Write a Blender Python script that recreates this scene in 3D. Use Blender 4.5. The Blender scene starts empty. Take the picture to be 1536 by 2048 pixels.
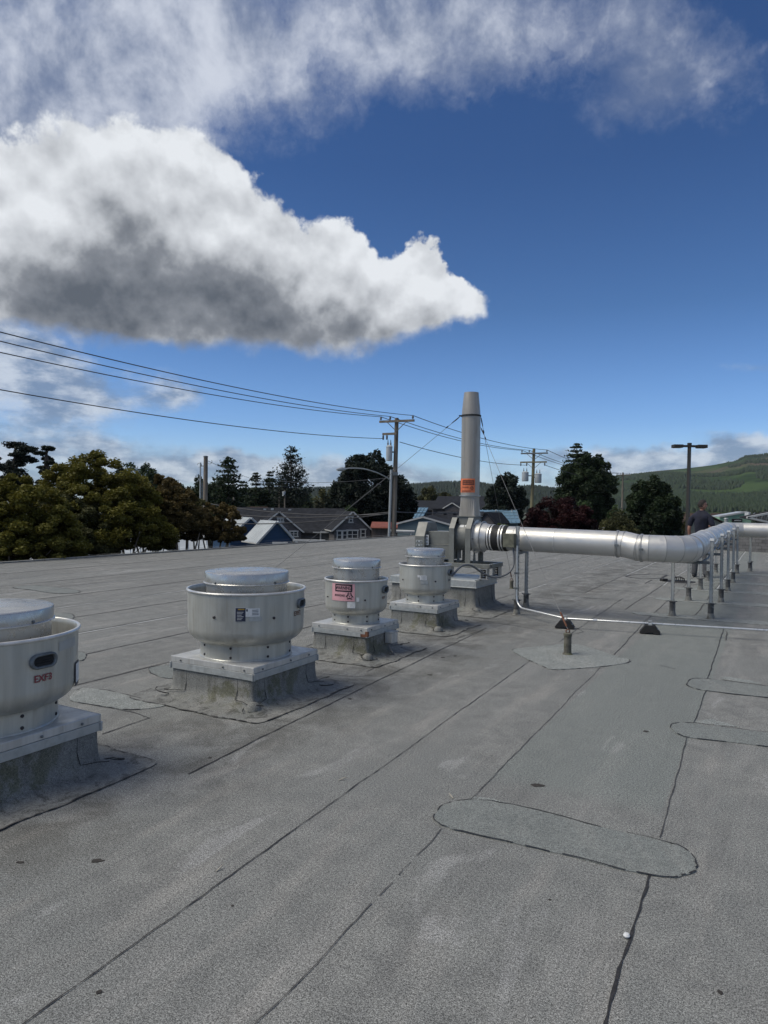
import bpy, math, random
import numpy as np
from math import sin, cos, pi, radians, atan2, sqrt, asin, tan, exp
from mathutils import Vector, Matrix
C = bpy.context.scene
COL = C.collection
# ------------------------------------------------------------------ camera
FPX = 1420.0; H = 1.6
PIT = math.atan(16/FPX); RHO = radians(0.7)
_f = Vector((0, cos(PIT), -sin(PIT))); _r0 = Vector((1,0,0)); _u0 = Vector((0, sin(PIT), cos(PIT)))
_r = _r0*cos(RHO) + _u0*sin(RHO); _u = -_r0*sin(RHO) + _u0*cos(RHO)
EYE = Vector((0,0,H))
cam = bpy.data.cameras.new('camera'); camo = bpy.data.objects.new('camera', cam); COL.objects.link(camo)
camo.matrix_world = Matrix(((_r.x,_u.x,-_f.x,0),(_r.y,_u.y,-_f.y,0),(_r.z,_u.z,-_f.z,H),(0,0,0,1)))
cam.sensor_fit = 'VERTICAL'; cam.sensor_height = 36; cam.lens = FPX/2048*36
cam.clip_start = .05; cam.clip_end = 20000
C.camera = camo
def ray(px, py): return _f + _r*((px-768)/FPX) + _u*((1024-py)/FPX)
def P(px, py, Y):
    d = ray(px, py); return EYE + d*(Y/d.y)
def G(px, py, z=0.0):
    d = ray(px, py); return EYE + d*((z-H)/d.z)
YAW = radians(29.0)
U = Vector((sin(YAW), cos(YAW), 0)); V = Vector((cos(YAW), -sin(YAW), 0))
def UV(v, u, z=0): return V*v + U*u + Vector((0,0,z))

# ------------------------------------------------------------------ world sky
W = bpy.data.worlds.new('World'); C.world = W; W.use_nodes = True
SUN_EL = radians(53); SUN_AZ = radians(-102)     # azimuth clockwise from +Y
class NT:
    def __init__(s, tree): s.t = tree; s.n = tree.nodes; s.l = tree.links
    def new(s, typ, **kw):
        n = s.n.new(typ)
        for k, v in kw.items(): setattr(n, k, v)
        return n
    def put(s, sock, v):
        if isinstance(v, bpy.types.NodeSocket): s.l.new(v, sock)
        elif v is not None: sock.default_value = v
    def m(s, op, a, b=None, c=None, clamp=False):
        n = s.new('ShaderNodeMath', operation=op, use_clamp=clamp)
        s.put(n.inputs[0], a); s.put(n.inputs[1], b)
        if c is not None: s.put(n.inputs[2], c)
        return n.outputs[0]
    def vm(s, op, a, b=None):
        n = s.new('ShaderNodeVectorMath', operation=op)
        s.put(n.inputs[0], a); s.put(n.inputs[1], b)
        return n.outputs[0]
    def noise(s, vec, scale, detail=4, rough=.55, dist=0, lac=2.0):
        n = s.new('ShaderNodeTexNoise'); s.put(n.inputs['Vector'], vec)
        n.inputs['Scale'].default_value = scale; n.inputs['Detail'].default_value = detail
        n.inputs['Roughness'].default_value = rough; n.inputs['Distortion'].default_value = dist
        n.inputs['Lacunarity'].default_value = lac
        return n.outputs[0]
    def ss(s, x, a, b, lo=0.0, hi=1.0):
        n = s.new('ShaderNodeMapRange', interpolation_type='SMOOTHSTEP')
        s.put(n.inputs[0], x); n.inputs[1].default_value = a; n.inputs[2].default_value = b
        n.inputs[3].default_value = lo; n.inputs[4].default_value = hi
        return n.outputs[0]
    def mix(s, fac, a, b, mode='MIX'):
        n = s.new('ShaderNodeMix', data_type='RGBA', blend_type=mode)
        s.put(n.inputs[0], fac)
        for sock, v in ((n.inputs[6], a), (n.inputs[7], b)):
            if isinstance(v, tuple): sock.default_value = (*v[:3], 1)
            else: s.put(sock, v)
        return n.outputs[2]
    def mapping(s, vec, loc=(0,0,0), rot=(0,0,0), sc=(1,1,1)):
        n = s.new('ShaderNodeMapping'); s.put(n.inputs[0], vec)
        n.inputs[1].default_value = loc; n.inputs[2].default_value = rot; n.inputs[3].default_value = sc
        return n.outputs[0]
def srgb(r, g, b):
    f = lambda c: (c/255/12.92) if c/255 <= .04045 else ((c/255+.055)/1.055)**2.4
    return (f(r), f(g), f(b))

def build_world():
    W.node_tree.nodes.clear(); N = NT(W.node_tree)
    tc = N.new('ShaderNodeTexCoord'); dirv = tc.outputs['Generated']
    sky = N.new('ShaderNodeTexSky', sky_type='NISHITA', sun_disc=False)
    sky.sun_elevation = SUN_EL; sky.sun_rotation = SUN_AZ; sky.altitude = 50
    sky.air_density = 1.0; sky.dust_density = .35; sky.ozone_density = 3.0
    sep = N.new('ShaderNodeSeparateXYZ'); N.l.new(dirv, sep.inputs[0])
    x, y, z = sep.outputs
    az = N.m('ARCTAN2', x, y)
    hl = N.m('SQRT', N.m('ADD', N.m('MULTIPLY', x, x), N.m('MULTIPLY', y, y)))
    el = N.m('ARCTAN2', z, hl)
    com = N.new('ShaderNodeCombineXYZ'); N.put(com.inputs[0], az); N.put(com.inputs[1], el); 
    ae = com.outputs[0]
    # domain warp
    w1 = N.new('ShaderNodeTexNoise'); N.put(w1.inputs[0], ae); w1.inputs['Scale'].default_value = 9; w1.inputs['Detail'].default_value = 5
    w1.inputs['Roughness'].default_value = .6
    wv = N.vm('SUBTRACT', w1.outputs[1], (.5,.5,.5))
    def scaled(v, s):
        n = N.new('ShaderNodeVectorMath', operation='SCALE'); N.put(n.inputs[0], v); n.inputs[3].default_value = s; return n.outputs[0]
    aew = N.vm('ADD', ae, scaled(wv, .085))
    def blob(vec, items):
        s = N.new('ShaderNodeSeparateXYZ'); N.put(s.inputs[0], vec); a, e = s.outputs[0], s.outputs[1]
        tot = None
        for (px, py, rx, ry, w) in items:
            A0 = math.atan((px-768)/FPX); k = cos(A0); E0 = math.atan((1008-py)/FPX*k)
            ra = rx/FPX*k*k; re = ry/FPX*k
            dx = N.m('MULTIPLY', N.m('SUBTRACT', a, A0), 1/ra); dy = N.m('MULTIPLY', N.m('SUBTRACT', e, E0), 1/re)
            d2 = N.m('MULTIPLY_ADD', dx, dx, N.m('MULTIPLY', dy, dy))
            g = N.m('EXPONENT', N.m('MULTIPLY', d2, -1.0)); g = N.m('MULTIPLY', g, w)
            tot = g if tot is None else N.m('ADD', tot, g)
        return tot
    cum = [(-60,430,160,120,.7),(150,450,215,150,1.0),(350,430,190,150,1.05),(250,640,300,60,.45),(180,570,300,85,.75),(480,570,200,105,.85),
           (660,600,170,95,.95),(700,690,90,32,.4),(955,610,50,30,.35),(800,600,95,62,.8),(905,595,85,46,.55),(838,520,34,40,.70),(680,480,60,50,.45),(-200,560,260,120,1)]
    F = blob(aew, cum)
    n1 = N.noise(ae, 15, 8, .54)
    n2 = N.noise(ae, 40, 7, .60)
    edge = N.m('ADD', N.m('MULTIPLY', N.m('SUBTRACT', n1, .5), .72), N.m('MULTIPLY', N.m('SUBTRACT', n2, .5), .34))
    dens = N.m('ADD', F, edge)
    # flat, softer base
    A0 = ae
    wdt = N.ss(el, .20, .31, .70, .15)
    cumA = N.ss(N.m('DIVIDE', N.m('SUBTRACT', dens, .40), wdt), 0, 1)
    # shading: compare the smooth field with the field further up toward the light
    up = N.vm('ADD', aew, (-.01, .065, 0)); Fup = blob(up, cum)
    n1u = N.noise(N.vm('ADD', ae, (0, .022, 0)), 15, 5, .5)
    grad = N.m('SUBTRACT', F, Fup)
    rel = N.m('SUBTRACT', N.noise(ae, 15, 5, .5), n1u)
    core = blob(aew, [(330,560,260,95,.66),(150,625,230,70,.42),(560,635,180,60,.55),(250,430,110,90,.28),(110,560,120,80,.30),(700,655,90,40,.32),(520,560,90,70,.28),(840,620,50,30,.15)])
    lit = N.m('SUBTRACT', .93, core)
    lit = N.m('ADD', lit, N.m('MULTIPLY', rel, 1.5))
    lit = N.m('ADD', lit, N.m('MULTIPLY', grad, .22))
    lit = N.m('ADD', lit, N.m('MULTIPLY', N.m('SUBTRACT', N.noise(ae, 10, 7, .58, .4), .5), .50))
    cr = N.new('ShaderNodeValToRGB'); N.put(cr.inputs[0], N.m('MULTIPLY_ADD', lit, .80, .08, clamp=True))
    e = cr.color_ramp.elements
    e[0].position = 0; e[0].color = (*srgb(92,99,109),1)
    e[1].position = 1; e[1].color = (*srgb(232,236,241),1)
    a_ = e.new(.3); a_.color = (*srgb(132,137,145),1); a_ = e.new(.6); a_.color = (*srgb(190,194,200),1)
    cumC = cr.outputs[0]
    # high thin layer across the top of the view and beyond
    mp = N.mapping(ae, rot=(0,0,radians(-25)), sc=(1.0,1.35,1))
    h0 = N.noise(N.vm('ADD', mp, scaled(wv, .22)), 3.6, 9, .62)
    h1 = N.noise(mp, 9, 8, .62)
    hh = N.m('ADD', N.m('MULTIPLY', h0, .75), N.m('MULTIPLY', h1, .28))
    hi_mask = blob(aew, [(150,60,420,210,.95),(620,60,360,110,.78),(1100,30,420,125,.80),(1420,140,240,95,.60),(-40,280,300,190,.85),(1230,190,110,45,.22),(330,220,300,110,.45),(620,250,90,60,.3)])
    above = N.ss(el, .66, .85)
    hi_mask = N.m('MAXIMUM', hi_mask, N.m('MULTIPLY', above, .95))
    behind = N.m('MULTIPLY', N.ss(N.m('ABSOLUTE', az), .75, 1.1), .85)  # unseen cloud overhead and behind, thickened to make the ambient light more neutral
    hi_mask = N.m('MAXIMUM', hi_mask, behind)
    hiA = N.ss(N.m('MULTIPLY_ADD', hi_mask, .58, N.m('MULTIPLY_ADD', N.m('SUBTRACT', hh, .5), 1.5, .5)), .80, 1.34)
    hiA = N.m('MULTIPLY', hiA, .90)
    cr2 = N.new('ShaderNodeValToRGB'); N.put(cr2.inputs[0], N.ss(N.m('ADD', N.noise(ae, 7, 7, .6, .3), N.m('MULTIPLY', N.noise(ae, 22, 6, .6), .3)), .46, .80))
    e = cr2.color_ramp.elements; e[0].color = (*srgb(120,134,162),1); e[1].color = (*srgb(214,220,232),1)
    # low clouds by the horizon
    ml = N.mapping(ae, sc=(1,2.6,1)); lo = N.noise(N.vm('ADD', ml, scaled(wv, .12)), 11, 8, .6)
    band = N.m('MULTIPLY', N.ss(el, .10, .02), 1.0)
    lob = blob(aew, [(60,780,230,90,.80),(350,805,60,30,.5),(120,900,260,50,.5),(640,945,220,30,.5),(420,930,200,28,.4),(1480,895,150,32,.65),(1480,720,90,20,.42),
                     (1020,750,90,22,.30),(1150,900,120,24,.55),(1350,925,160,32,.6),(20,700,110,50,.5),(705,830,30,45,.22),(1215,470,60,30,.22),(800,780,90,30,.15),(260,790,240,40,.25),(530,850,50,15,.2)])
    lom = N.m('ADD', N.m('MAXIMUM', lob, 0), N.m('MULTIPLY', band, .55))
    loA = N.ss(N.m('MULTIPLY_ADD', lom, .95, lo), .74, 1.3)
    cr3 = N.new('ShaderNodeValToRGB'); N.put(cr3.inputs[0], N.ss(N.noise(N.mapping(ae, sc=(1,2.2,1)), 17, 7, .6), .38, .66))
    e = cr3.color_ramp.elements; e[0].color = (*srgb(122,142,170),1); e[1].color = (*srgb(208,216,226),1)
    K = 1/.1          # the Background strength below is 0.1
    def up_(c): 
        n = N.new('ShaderNodeVectorMath', operation='SCALE'); N.put(n.inputs[0], c); n.inputs[3].default_value = K*CLOUD_GAIN; return n.outputs[0]
    tr = N.new('ShaderNodeValToRGB'); N.put(tr.inputs[0], N.m('MULTIPLY', el, 1.6, clamp=True)); e = tr.color_ramp.elements
    e[0].position = 0; e[0].color = (.60,.74,.95,1); e[1].position = .70; e[1].color = (.20,.325,.50,1)
    for p_, c_ in ((.08,(.58,.73,.98)),(.18,(.42,.58,.84)),(.42,(.265,.406,.585))): a_ = e.new(p_); a_.color = (*c_,1)
    skyc = N.mix(1.0, sky.outputs[0], tr.outputs[0], 'MULTIPLY')
    bs = N.new('ShaderNodeVectorMath', operation='SCALE'); N.put(bs.inputs[0], skyc); bs.inputs[3].default_value = SKY_GAIN; skyc = bs.outputs[0]
    c = N.mix(N.m('MULTIPLY', loA, .85), skyc, up_(cr3.outputs[0]))
    c = N.mix(hiA, c, up_(cr2.outputs[0]))
    c = N.mix(cumA, c, up_(cumC))
    bg = N.new('ShaderNodeBackground'); N.put(bg.inputs[0], c); bg.inputs[1].default_value = .1
    out = N.new('ShaderNodeOutputWorld'); N.l.new(bg.outputs[0], out.inputs[0])
EXPO = 0.0
CLOUD_GAIN = 1.0
SKY_GAIN = 1.55
SKY_TINT = (.50,.56,.66)
build_world()
W.cycles.sampling_method = 'MANUAL'; W.cycles.sample_map_resolution = 512
# ------------------------------------------------------------------ sun (veiled by cloud)
sl = bpy.data.lights.new('sun', 'SUN'); sl.energy = 3.2; sl.angle = radians(40); sl.color = (1,.93,.80)
so = bpy.data.objects.new('sun', sl); COL.objects.link(so)
sd = Vector((sin(SUN_AZ)*cos(SUN_EL), cos(SUN_AZ)*cos(SUN_EL), sin(SUN_EL)))
so.rotation_euler = sd.to_track_quat('Z','Y').to_euler(); so.location = (0,0,30)
C.view_settings.view_transform = 'Standard'; C.view_settings.look = 'None'
C.view_settings.exposure = EXPO; C.view_settings.gamma = 1
C.cycles.max_bounces = 6
rnd = random.Random(7); NR = np.random.RandomState(11)

# ------------------------------------------------------------------ materials
def mat(name, col, rough=.6, metal=0, nscale=0, namt=.15, bump=0, bscale=None, spec=.5, coords='Object', stretch=(1,1,1), detail=5, tint2=None, t2=(.45,.65), t2scale=3):
    m = bpy.data.materials.new(name); m.use_nodes = True; N = NT(m.node_tree)
    b = N.n['Principled BSDF']; b.inputs['Roughness'].default_value = rough; b.inputs['Metallic'].default_value = metal
    b.inputs['Specular IOR Level'].default_value = spec
    b.inputs['Base Color'].default_value = (*col, 1)
    tc = N.new('ShaderNodeTexCoord'); vec = N.mapping(tc.outputs[coords], sc=stretch)
    c = None
    if nscale:
        n = N.noise(vec, nscale, detail, .6)
        f = N.ss(n, .3, .7)
        c = N.mix(f, tuple(x*(1-namt) for x in col), tuple(min(1, x*(1+namt)) for x in col))
    if tint2:
        c = N.mix(N.ss(N.noise(vec, t2scale, 6, .65), *t2), c if c is not None else tuple(col), tint2)
    if c is not None: N.l.new(c, b.inputs['Base Color'])
    if nscale and rough < .9:
        N.put(b.inputs['Roughness'], N.ss(N.noise(vec, nscale*.6, 4, .6), .25, .75, max(0,rough-.1), min(1,rough+.12)))
    if bump:
        bn = N.new('ShaderNodeBump'); bn.inputs['Strength'].default_value = bump; bn.inputs['Distance'].default_value = .01
        N.put(bn.inputs['Height'], N.noise(vec, bscale or nscale*3, 4, .6)); N.l.new(bn.outputs[0], b.inputs['Normal'])
    return m
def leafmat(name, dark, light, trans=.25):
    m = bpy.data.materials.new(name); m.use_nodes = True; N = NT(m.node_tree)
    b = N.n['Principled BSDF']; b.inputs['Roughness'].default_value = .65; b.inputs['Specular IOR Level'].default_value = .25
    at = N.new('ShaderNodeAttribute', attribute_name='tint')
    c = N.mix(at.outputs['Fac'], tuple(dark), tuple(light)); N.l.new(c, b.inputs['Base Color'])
    tr = N.new('ShaderNodeBsdfTranslucent'); N.l.new(c, tr.inputs[0])
    mx = N.new('ShaderNodeMixShader'); mx.inputs[0].default_value = trans
    N.l.new(b.outputs[0], mx.inputs[1]); N.l.new(tr.outputs[0], mx.inputs[2])
    N.l.new(mx.outputs[0], N.n['Material Output'].inputs[0])
    return m

# ------------------------------------------------------------------ mesh builder
class MB:
    def __init__(s): s.v = []; s.f = []; s.M = None; s.smooth = []
    def add(s, vs, fs, smooth=False):
        o = len(s.v)
        for p in vs:
            p = Vector(p); s.v.append(tuple(s.M @ p) if s.M else tuple(p))
        for f in fs: s.f.append(tuple(i+o for i in f)); s.smooth.append(smooth)
        return s
    def box(s, c, d, rz=0, ax=None):
        c = Vector(c); hx, hy, hz = d[0]/2, d[1]/2, d[2]/2
        X, Y, Z = ax if ax else (Vector((cos(rz), sin(rz), 0)), Vector((-sin(rz), cos(rz), 0)), Vector((0,0,1)))
        vs = [c + X*a*hx + Y*b*hy + Z*g*hz for g in (-1,1) for b in (-1,1) for a in (-1,1)]
        return s.add(vs, [(0,2,3,1),(4,5,7,6),(0,1,5,4),(2,6,7,3),(0,4,6,2),(1,3,7,5)])
    def prism(s, pts, z0, z1):
        n = len(pts)
        vs = [(p[0], p[1], z0) for p in pts] + [(p[0], p[1], z1) for p in pts]
        fs = [tuple(reversed(range(n))), tuple(range(n, 2*n))] + [(i, (i+1) % n, n+(i+1) % n, n+i) for i in range(n)]
        return s.add(vs, fs)
    def extr(s, pts, d):           # polygon of 3-D points pushed by vector d
        n = len(pts); d = Vector(d); vs = [Vector(p) for p in pts] + [Vector(p)+d for p in pts]
        fs = [tuple(reversed(range(n))), tuple(range(n, 2*n))] + [(i, (i+1) % n, n+(i+1) % n, n+i) for i in range(n)]
        return s.add(vs, fs)
    def tube(s, pts, r, seg=10, caps=True, smooth=True):
        pts = [Vector(p) for p in pts]; n = len(pts); rs = r if isinstance(r, (list, tuple)) else [r]*n
        vs = []; prev = None
        for i, p in enumerate(pts):
            t = (pts[min(i+1, n-1)] - pts[max(i-1, 0)]).normalized()
            if prev is None:
                a = Vector((0,0,1)) if abs(t.z) < .9 else Vector((1,0,0)); x = t.cross(a).normalized()
            else: x = (prev - t*prev.dot(t)).normalized()
            prev = x; yv = t.cross(x)
            k = 1.0
            if 0 < i < n-1:
                a1 = (pts[i]-pts[i-1]).normalized(); k = 1.0
            for j in range(seg):
                a = 2*pi*j/seg; vs.append(p + (x*cos(a) + yv*sin(a))*rs[i]*k)
        fs = [(i*seg+j, i*seg+(j+1) % seg, (i+1)*seg+(j+1) % seg, (i+1)*seg+j) for i in range(n-1) for j in range(seg)]
        s.add(vs, fs, smooth)
        if caps: s.add(vs[:seg], [tuple(reversed(range(seg)))]); s.add(vs[-seg:], [tuple(range(seg))])
        return s
    def lathe(s, prof, seg=48, c=(0,0,0), ax=None, smooth=True):
        c = Vector(c); X, Y, Z = ax if ax else (Vector((1,0,0)), Vector((0,1,0)), Vector((0,0,1)))
        runs = [[prof[0]]]                     # a sharp corner of the profile starts a new ring of vertices
        for i in range(1, len(prof)):
            runs[-1].append(prof[i])
            if i < len(prof)-1:
                a = atan2(prof[i][1]-prof[i-1][1], prof[i][0]-prof[i-1][0]); b = atan2(prof[i+1][1]-prof[i][1], prof[i+1][0]-prof[i][0])
                d = abs((b-a+pi) % (2*pi) - pi)
                if d > radians(38): runs.append([prof[i]])
        for pr in runs:
            if len(pr) < 2: continue
            vs = [c + X*(r*cos(2*pi*j/seg)) + Y*(r*sin(2*pi*j/seg)) + Z*z for r, z in pr for j in range(seg)]
            s.add(vs, [(i*seg+j, i*seg+(j+1) % seg, (i+1)*seg+(j+1) % seg, (i+1)*seg+j) for i in range(len(pr)-1) for j in range(seg)], smooth)
        return s
    def disc(s, c, r, n, seg=16, thick=.003):
        n = Vector(n).normalized(); a = Vector((0,0,1)) if abs(n.z) < .9 else Vector((1,0,0)); x = n.cross(a).normalized(); y = n.cross(x)
        return s.lathe([(0.0005, 0), (r, 0), (r, thick), (r*.6, thick*1.6), (0.0005, thick*1.8)], seg, c, (x, y, n))
    def build(s, name, m, parent=None, label=None, world=False):
        me = bpy.data.meshes.new(name); v = s.v
        if world and parent is not None:
            L = parent.location; v = [(p[0]-L.x, p[1]-L.y, p[2]-L.z) for p in v]
        me.from_pydata(v, [], s.f)
        me.polygons.foreach_set('use_smooth', s.smooth)
        me.materials.append(m); me.update()
        o = bpy.data.objects.new(name, me); COL.objects.link(o)
        if parent is not None: o.parent = parent
        if label: o['label'] = label
        return o
def bevel(o, w=.004, seg=2):
    b = o.modifiers.new('bevel', 'BEVEL'); b.width = w; b.segments = seg; b.limit_method = 'ANGLE'; b.angle_limit = radians(40); return o
def thing(name, label, cat, loc=(0,0,0), rotz=0, group=None):
    o = bpy.data.objects.new(name, None); COL.objects.link(o); o.empty_display_size = .2
    o.location = loc; o.rotation_euler = (0,0,rotz); o['label'] = label; o['category'] = cat
    if group: o['group'] = group
    return o
def tag(o, label, cat, group=None):
    o['label'] = label; o['category'] = cat
    if group: o['group'] = group
    return o
def struct(o, kind='structure'):
    o['kind'] = kind; return o
def arc(c, a, b, r, t0, t1, n):   # arc in plane a,b
    c = Vector(c); return [c + a*(r*cos(t0+(t1-t0)*i/n)) + b*(r*sin(t0+(t1-t0)*i/n)) for i in range(n+1)]
def textmesh(s, size):
    cu = bpy.data.curves.new('lettering', 'FONT'); cu.body = s; cu.size = size; cu.align_x = 'CENTER'; cu.align_y = 'CENTER'; cu.offset = size*.018
    ob = bpy.data.objects.new('lettering', cu); COL.objects.link(ob)
    dg = bpy.context.evaluated_depsgraph_get(); dg.update()
    me = ob.evaluated_get(dg).to_mesh()
    v = [tuple(p.co) for p in me.vertices]; f = [tuple(p.vertices) for p in me.polygons]
    ob.evaluated_get(dg).to_mesh_clear(); bpy.data.objects.remove(ob); bpy.data.curves.remove(cu)
    return v, f
# ------------------------------------------------------------------ roof membrane material
def membrane(name, tone=1.0, green=0.0, sheets=False, moss=0.0, dirt=.5, grain=1.0):
    m = bpy.data.materials.new(name); m.use_nodes = True; N = NT(m.node_tree)
    b = N.n['Principled BSDF']; b.inputs['Roughness'].default_value = .93; b.inputs['Specular IOR Level'].default_value = .25
    tc = N.new('ShaderNodeTexCoord'); p = tc.outputs['Object']
    if sheets: p = N.mapping(p, rot=(0,0,YAW))
    g1 = N.noise(p, 190, 2, .85); g2 = N.noise(p, 400, 1, .8); g3 = N.noise(p, 80, 4, .85)
    mid = N.noise(p, 5.5, 7, .68, .4); big = N.noise(p, .9, 6, .6, .5)
    st = N.noise(N.mapping(p, sc=(3.2,.5,1)), 1.5, 6, .6)
    base = N.mix(N.ss(mid, .28, .72), (.150*tone,.152*tone,.145*tone), (.226*tone,.228*tone,.213*tone))
    base = N.mix(N.ss(big, .35, .7), base, (.178*tone,.183*tone,.174*tone))
    base = N.mix(N.m('MULTIPLY', N.ss(st, .5, .72), .55), base, (.275*tone,.266*tone,.245*tone))
    if sheets:
        st3 = N.noise(N.mapping(p, loc=(5,2,0), sc=(2.4,.22,1)), 1.6, 6, .62, .3)
        base = N.mix(N.m('MULTIPLY', N.ss(st3, .52, .66), .34), base, (.118,.117,.113)); base = N.mix(N.m('MULTIPLY', N.ss(st3, .46, .34), .34), base, (.262,.258,.244))
    if green: base = N.mix(green, base, (.160*tone,.190*tone,.182*tone))
    if sheets:
        s = N.new('ShaderNodeSeparateXYZ'); N.l.new(p, s.inputs[0])
        wn = N.new('ShaderNodeTexWhiteNoise', noise_dimensions='2D'); cx = N.new('ShaderNodeCombineXYZ')
        vi = N.m('FLOOR', N.m('MULTIPLY_ADD', s.outputs[0], 1/1.03, .02)); N.put(cx.inputs[0], vi)
        ui = N.m('FLOOR', N.m('MULTIPLY_ADD', s.outputs[1], .11, N.m('MULTIPLY', vi, .37))); N.put(cx.inputs[1], ui)
        N.put(wn.inputs[0], cx.outputs[0])
        far = N.ss(s.outputs[0], -2.6, -3.4)
        k = N.m('MULTIPLY', N.m('SUBTRACT', wn.outputs[0], .5), .13)
        k = N.m('ADD', 1.0, N.m('MULTIPLY', k, far))
        # the sheet between two known laps is greener
        gz = N.m('MULTIPLY', N.ss(s.outputs[0], -1.46, -1.44), N.ss(s.outputs[0], -.50, -.52))
        gz = N.m('MULTIPLY', gz, N.ss(s.outputs[1], 3.8, 4.1))
        base = N.mix(N.m('MULTIPLY', gz, .6), base, (.172,.190,.178))
        sc = N.new('ShaderNodeVectorMath', operation='SCALE'); N.put(sc.inputs[0], base); N.put(sc.inputs[3], k); base = sc.outputs[0]
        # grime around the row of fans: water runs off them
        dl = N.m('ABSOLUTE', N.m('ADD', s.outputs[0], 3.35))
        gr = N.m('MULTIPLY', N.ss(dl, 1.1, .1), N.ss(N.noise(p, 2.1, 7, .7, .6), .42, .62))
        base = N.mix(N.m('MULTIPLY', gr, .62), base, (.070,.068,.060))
        pale = N.m('MULTIPLY', N.ss(N.noise(N.mapping(p, loc=(3,1,0), sc=(1.6,.7,1)), 1.1, 7, .62, 1.2), .60, .68), .4)
        base = N.mix(pale, base, (.34,.34,.33))
    dk = N.ss(N.noise(p, 14, 8, .78, .6), .60, .74)
    base = N.mix(N.m('MULTIPLY', dk, dirt), base, (.085*tone,.083*tone,.079*tone))
    if moss:
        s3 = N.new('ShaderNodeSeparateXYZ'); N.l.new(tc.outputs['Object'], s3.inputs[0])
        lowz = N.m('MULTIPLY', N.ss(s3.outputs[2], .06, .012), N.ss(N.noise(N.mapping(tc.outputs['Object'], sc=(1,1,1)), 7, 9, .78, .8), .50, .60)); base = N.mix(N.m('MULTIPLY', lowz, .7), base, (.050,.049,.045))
        s2 = N.new('ShaderNodeSeparateXYZ'); N.l.new(tc.outputs['Object'], s2.inputs[0])
        ms = N.m('MULTIPLY', N.ss(N.noise(tc.outputs['Object'], 4.5, 7, .7, .3), .46, .60), N.ss(s2.outputs[2], .0, .05))
        side = N.ss(N.m('SUBTRACT', s2.outputs[0], s2.outputs[1]), .05, .45)
        base = N.mix(N.m('MULTIPLY', N.m('MULTIPLY', ms, side), moss), base, (.060,.062,.018))
        st2 = N.ss(N.noise(N.mapping(tc.outputs['Object'], sc=(5,5,.6)), 1.6, 6, .65), .50, .66)
        base = N.mix(N.m('MULTIPLY', st2, .38), base, (.072,.070,.060))
    gr = N.m('ADD', N.m('MULTIPLY', N.m('SUBTRACT', g1, .5), 5.2), N.m('MULTIPLY', N.m('SUBTRACT', g2, .5), 3.6))
    gr = N.m('ADD', gr, N.m('MULTIPLY', N.m('SUBTRACT', g3, .5), 3.4))
    gm = N.m('MAXIMUM', N.m('MULTIPLY_ADD', gr, grain, 1.0), .25)
    sc = N.new('ShaderNodeVectorMath', operation='SCALE'); N.put(sc.inputs[0], base); N.put(sc.inputs[3], gm)
    N.l.new(sc.outputs[0], b.inputs['Base Color'])
    bn = N.new('ShaderNodeBump'); bn.inputs['Strength'].default_value = .5; bn.inputs['Distance'].default_value = .004
    N.put(bn.inputs['Height'], N.m('ADD', g1, N.m('MULTIPLY', g2, .6)))
    bn2 = N.new('ShaderNodeBump'); bn2.inputs['Strength'].default_value = .6; bn2.inputs['Distance'].default_value = .05
    N.put(bn2.inputs['Height'], N.noise(p, 1.3, 4, .5)); N.l.new(bn.outputs[0], bn2.inputs['Normal'])
    N.l.new(bn2.outputs[0], b.inputs['Normal'])
    return m
def fanmetal(name, col=(.46,.455,.44), rough=.42, metal=.35, smooth=False):
    m = bpy.data.materials.new(name); m.use_nodes = True; N = NT(m.node_tree)
    b = N.n['Principled BSDF']; b.inputs['Metallic'].default_value = metal
    tc = N.new('ShaderNodeTexCoord'); oi = N.new('ShaderNodeObjectInfo'); p = N.vm('ADD', tc.outputs['Object'], oi.outputs['Location']); p = N.vm('ADD', p, oi.outputs['Location'])
    vt = N.noise(N.mapping(p, sc=(7,7,.5)), 1.8, 5, .6); fine = N.noise(N.mapping(p, sc=(30,30,2)), 3, 4, .6)
    c = N.mix(N.ss(vt, .3, .7), tuple(x*.86 for x in col), tuple(x*1.1 for x in col))
    c = N.mix(N.m('MULTIPLY', N.ss(fine, .5, .8), .0 if smooth else .25), c, tuple(x*.75 for x in col))
    if smooth: c = N.mix(N.ss(N.noise(p, 2.2, 3, .5), .3, .7), tuple(x*.93 for x in col), col)
    sp = N.ss(N.noise(p, 46, 4, .7), .70 + (.1 if smooth else 0), .78 + (.1 if smooth else 0))
    c = N.mix(N.m('MULTIPLY', sp, .5), c, (.17,.15,.12))
    dr = N.m('MULTIPLY', N.ss(N.noise(N.mapping(p, sc=(9,9,.7)), 2.3, 6, .7), .54, .70), .42)
    if not smooth: c = N.mix(dr, c, (.26,.23,.18))
    N.l.new(c, b.inputs['Base Color']); N.put(b.inputs['Roughness'], N.ss(N.noise(p, 9, 5, .65), .3, .7, rough-.1, rough+.14))
    bn = N.new('ShaderNodeBump'); bn.inputs['Strength'].default_value = .0 if smooth else .16; bn.inputs['Distance'].default_value = .02
    N.put(bn.inputs['Height'], N.noise(p, 3.0 if smooth else 4.5, 1 if smooth else 3, .4)); N.l.new(bn.outputs[0], b.inputs['Normal'])
    return m
M = {}
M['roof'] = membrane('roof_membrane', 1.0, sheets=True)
M['patch'] = membrane('patch_membrane', 1.0, green=.34, dirt=.15, grain=.7)
M['pale_patch'] = membrane('pale_patch_membrane', 1.22, green=.3, dirt=.15)
M['skirt'] = membrane('curb_membrane', 1.0, moss=.6, dirt=.40, grain=.45)
M['skirt_clean'] = membrane('curb_membrane_clean', 1.0, moss=.15, dirt=.35, grain=.45)
M['tar'] = mat('tar', (.022,.021,.021), .75, nscale=60, namt=.5, bump=.3)
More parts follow.
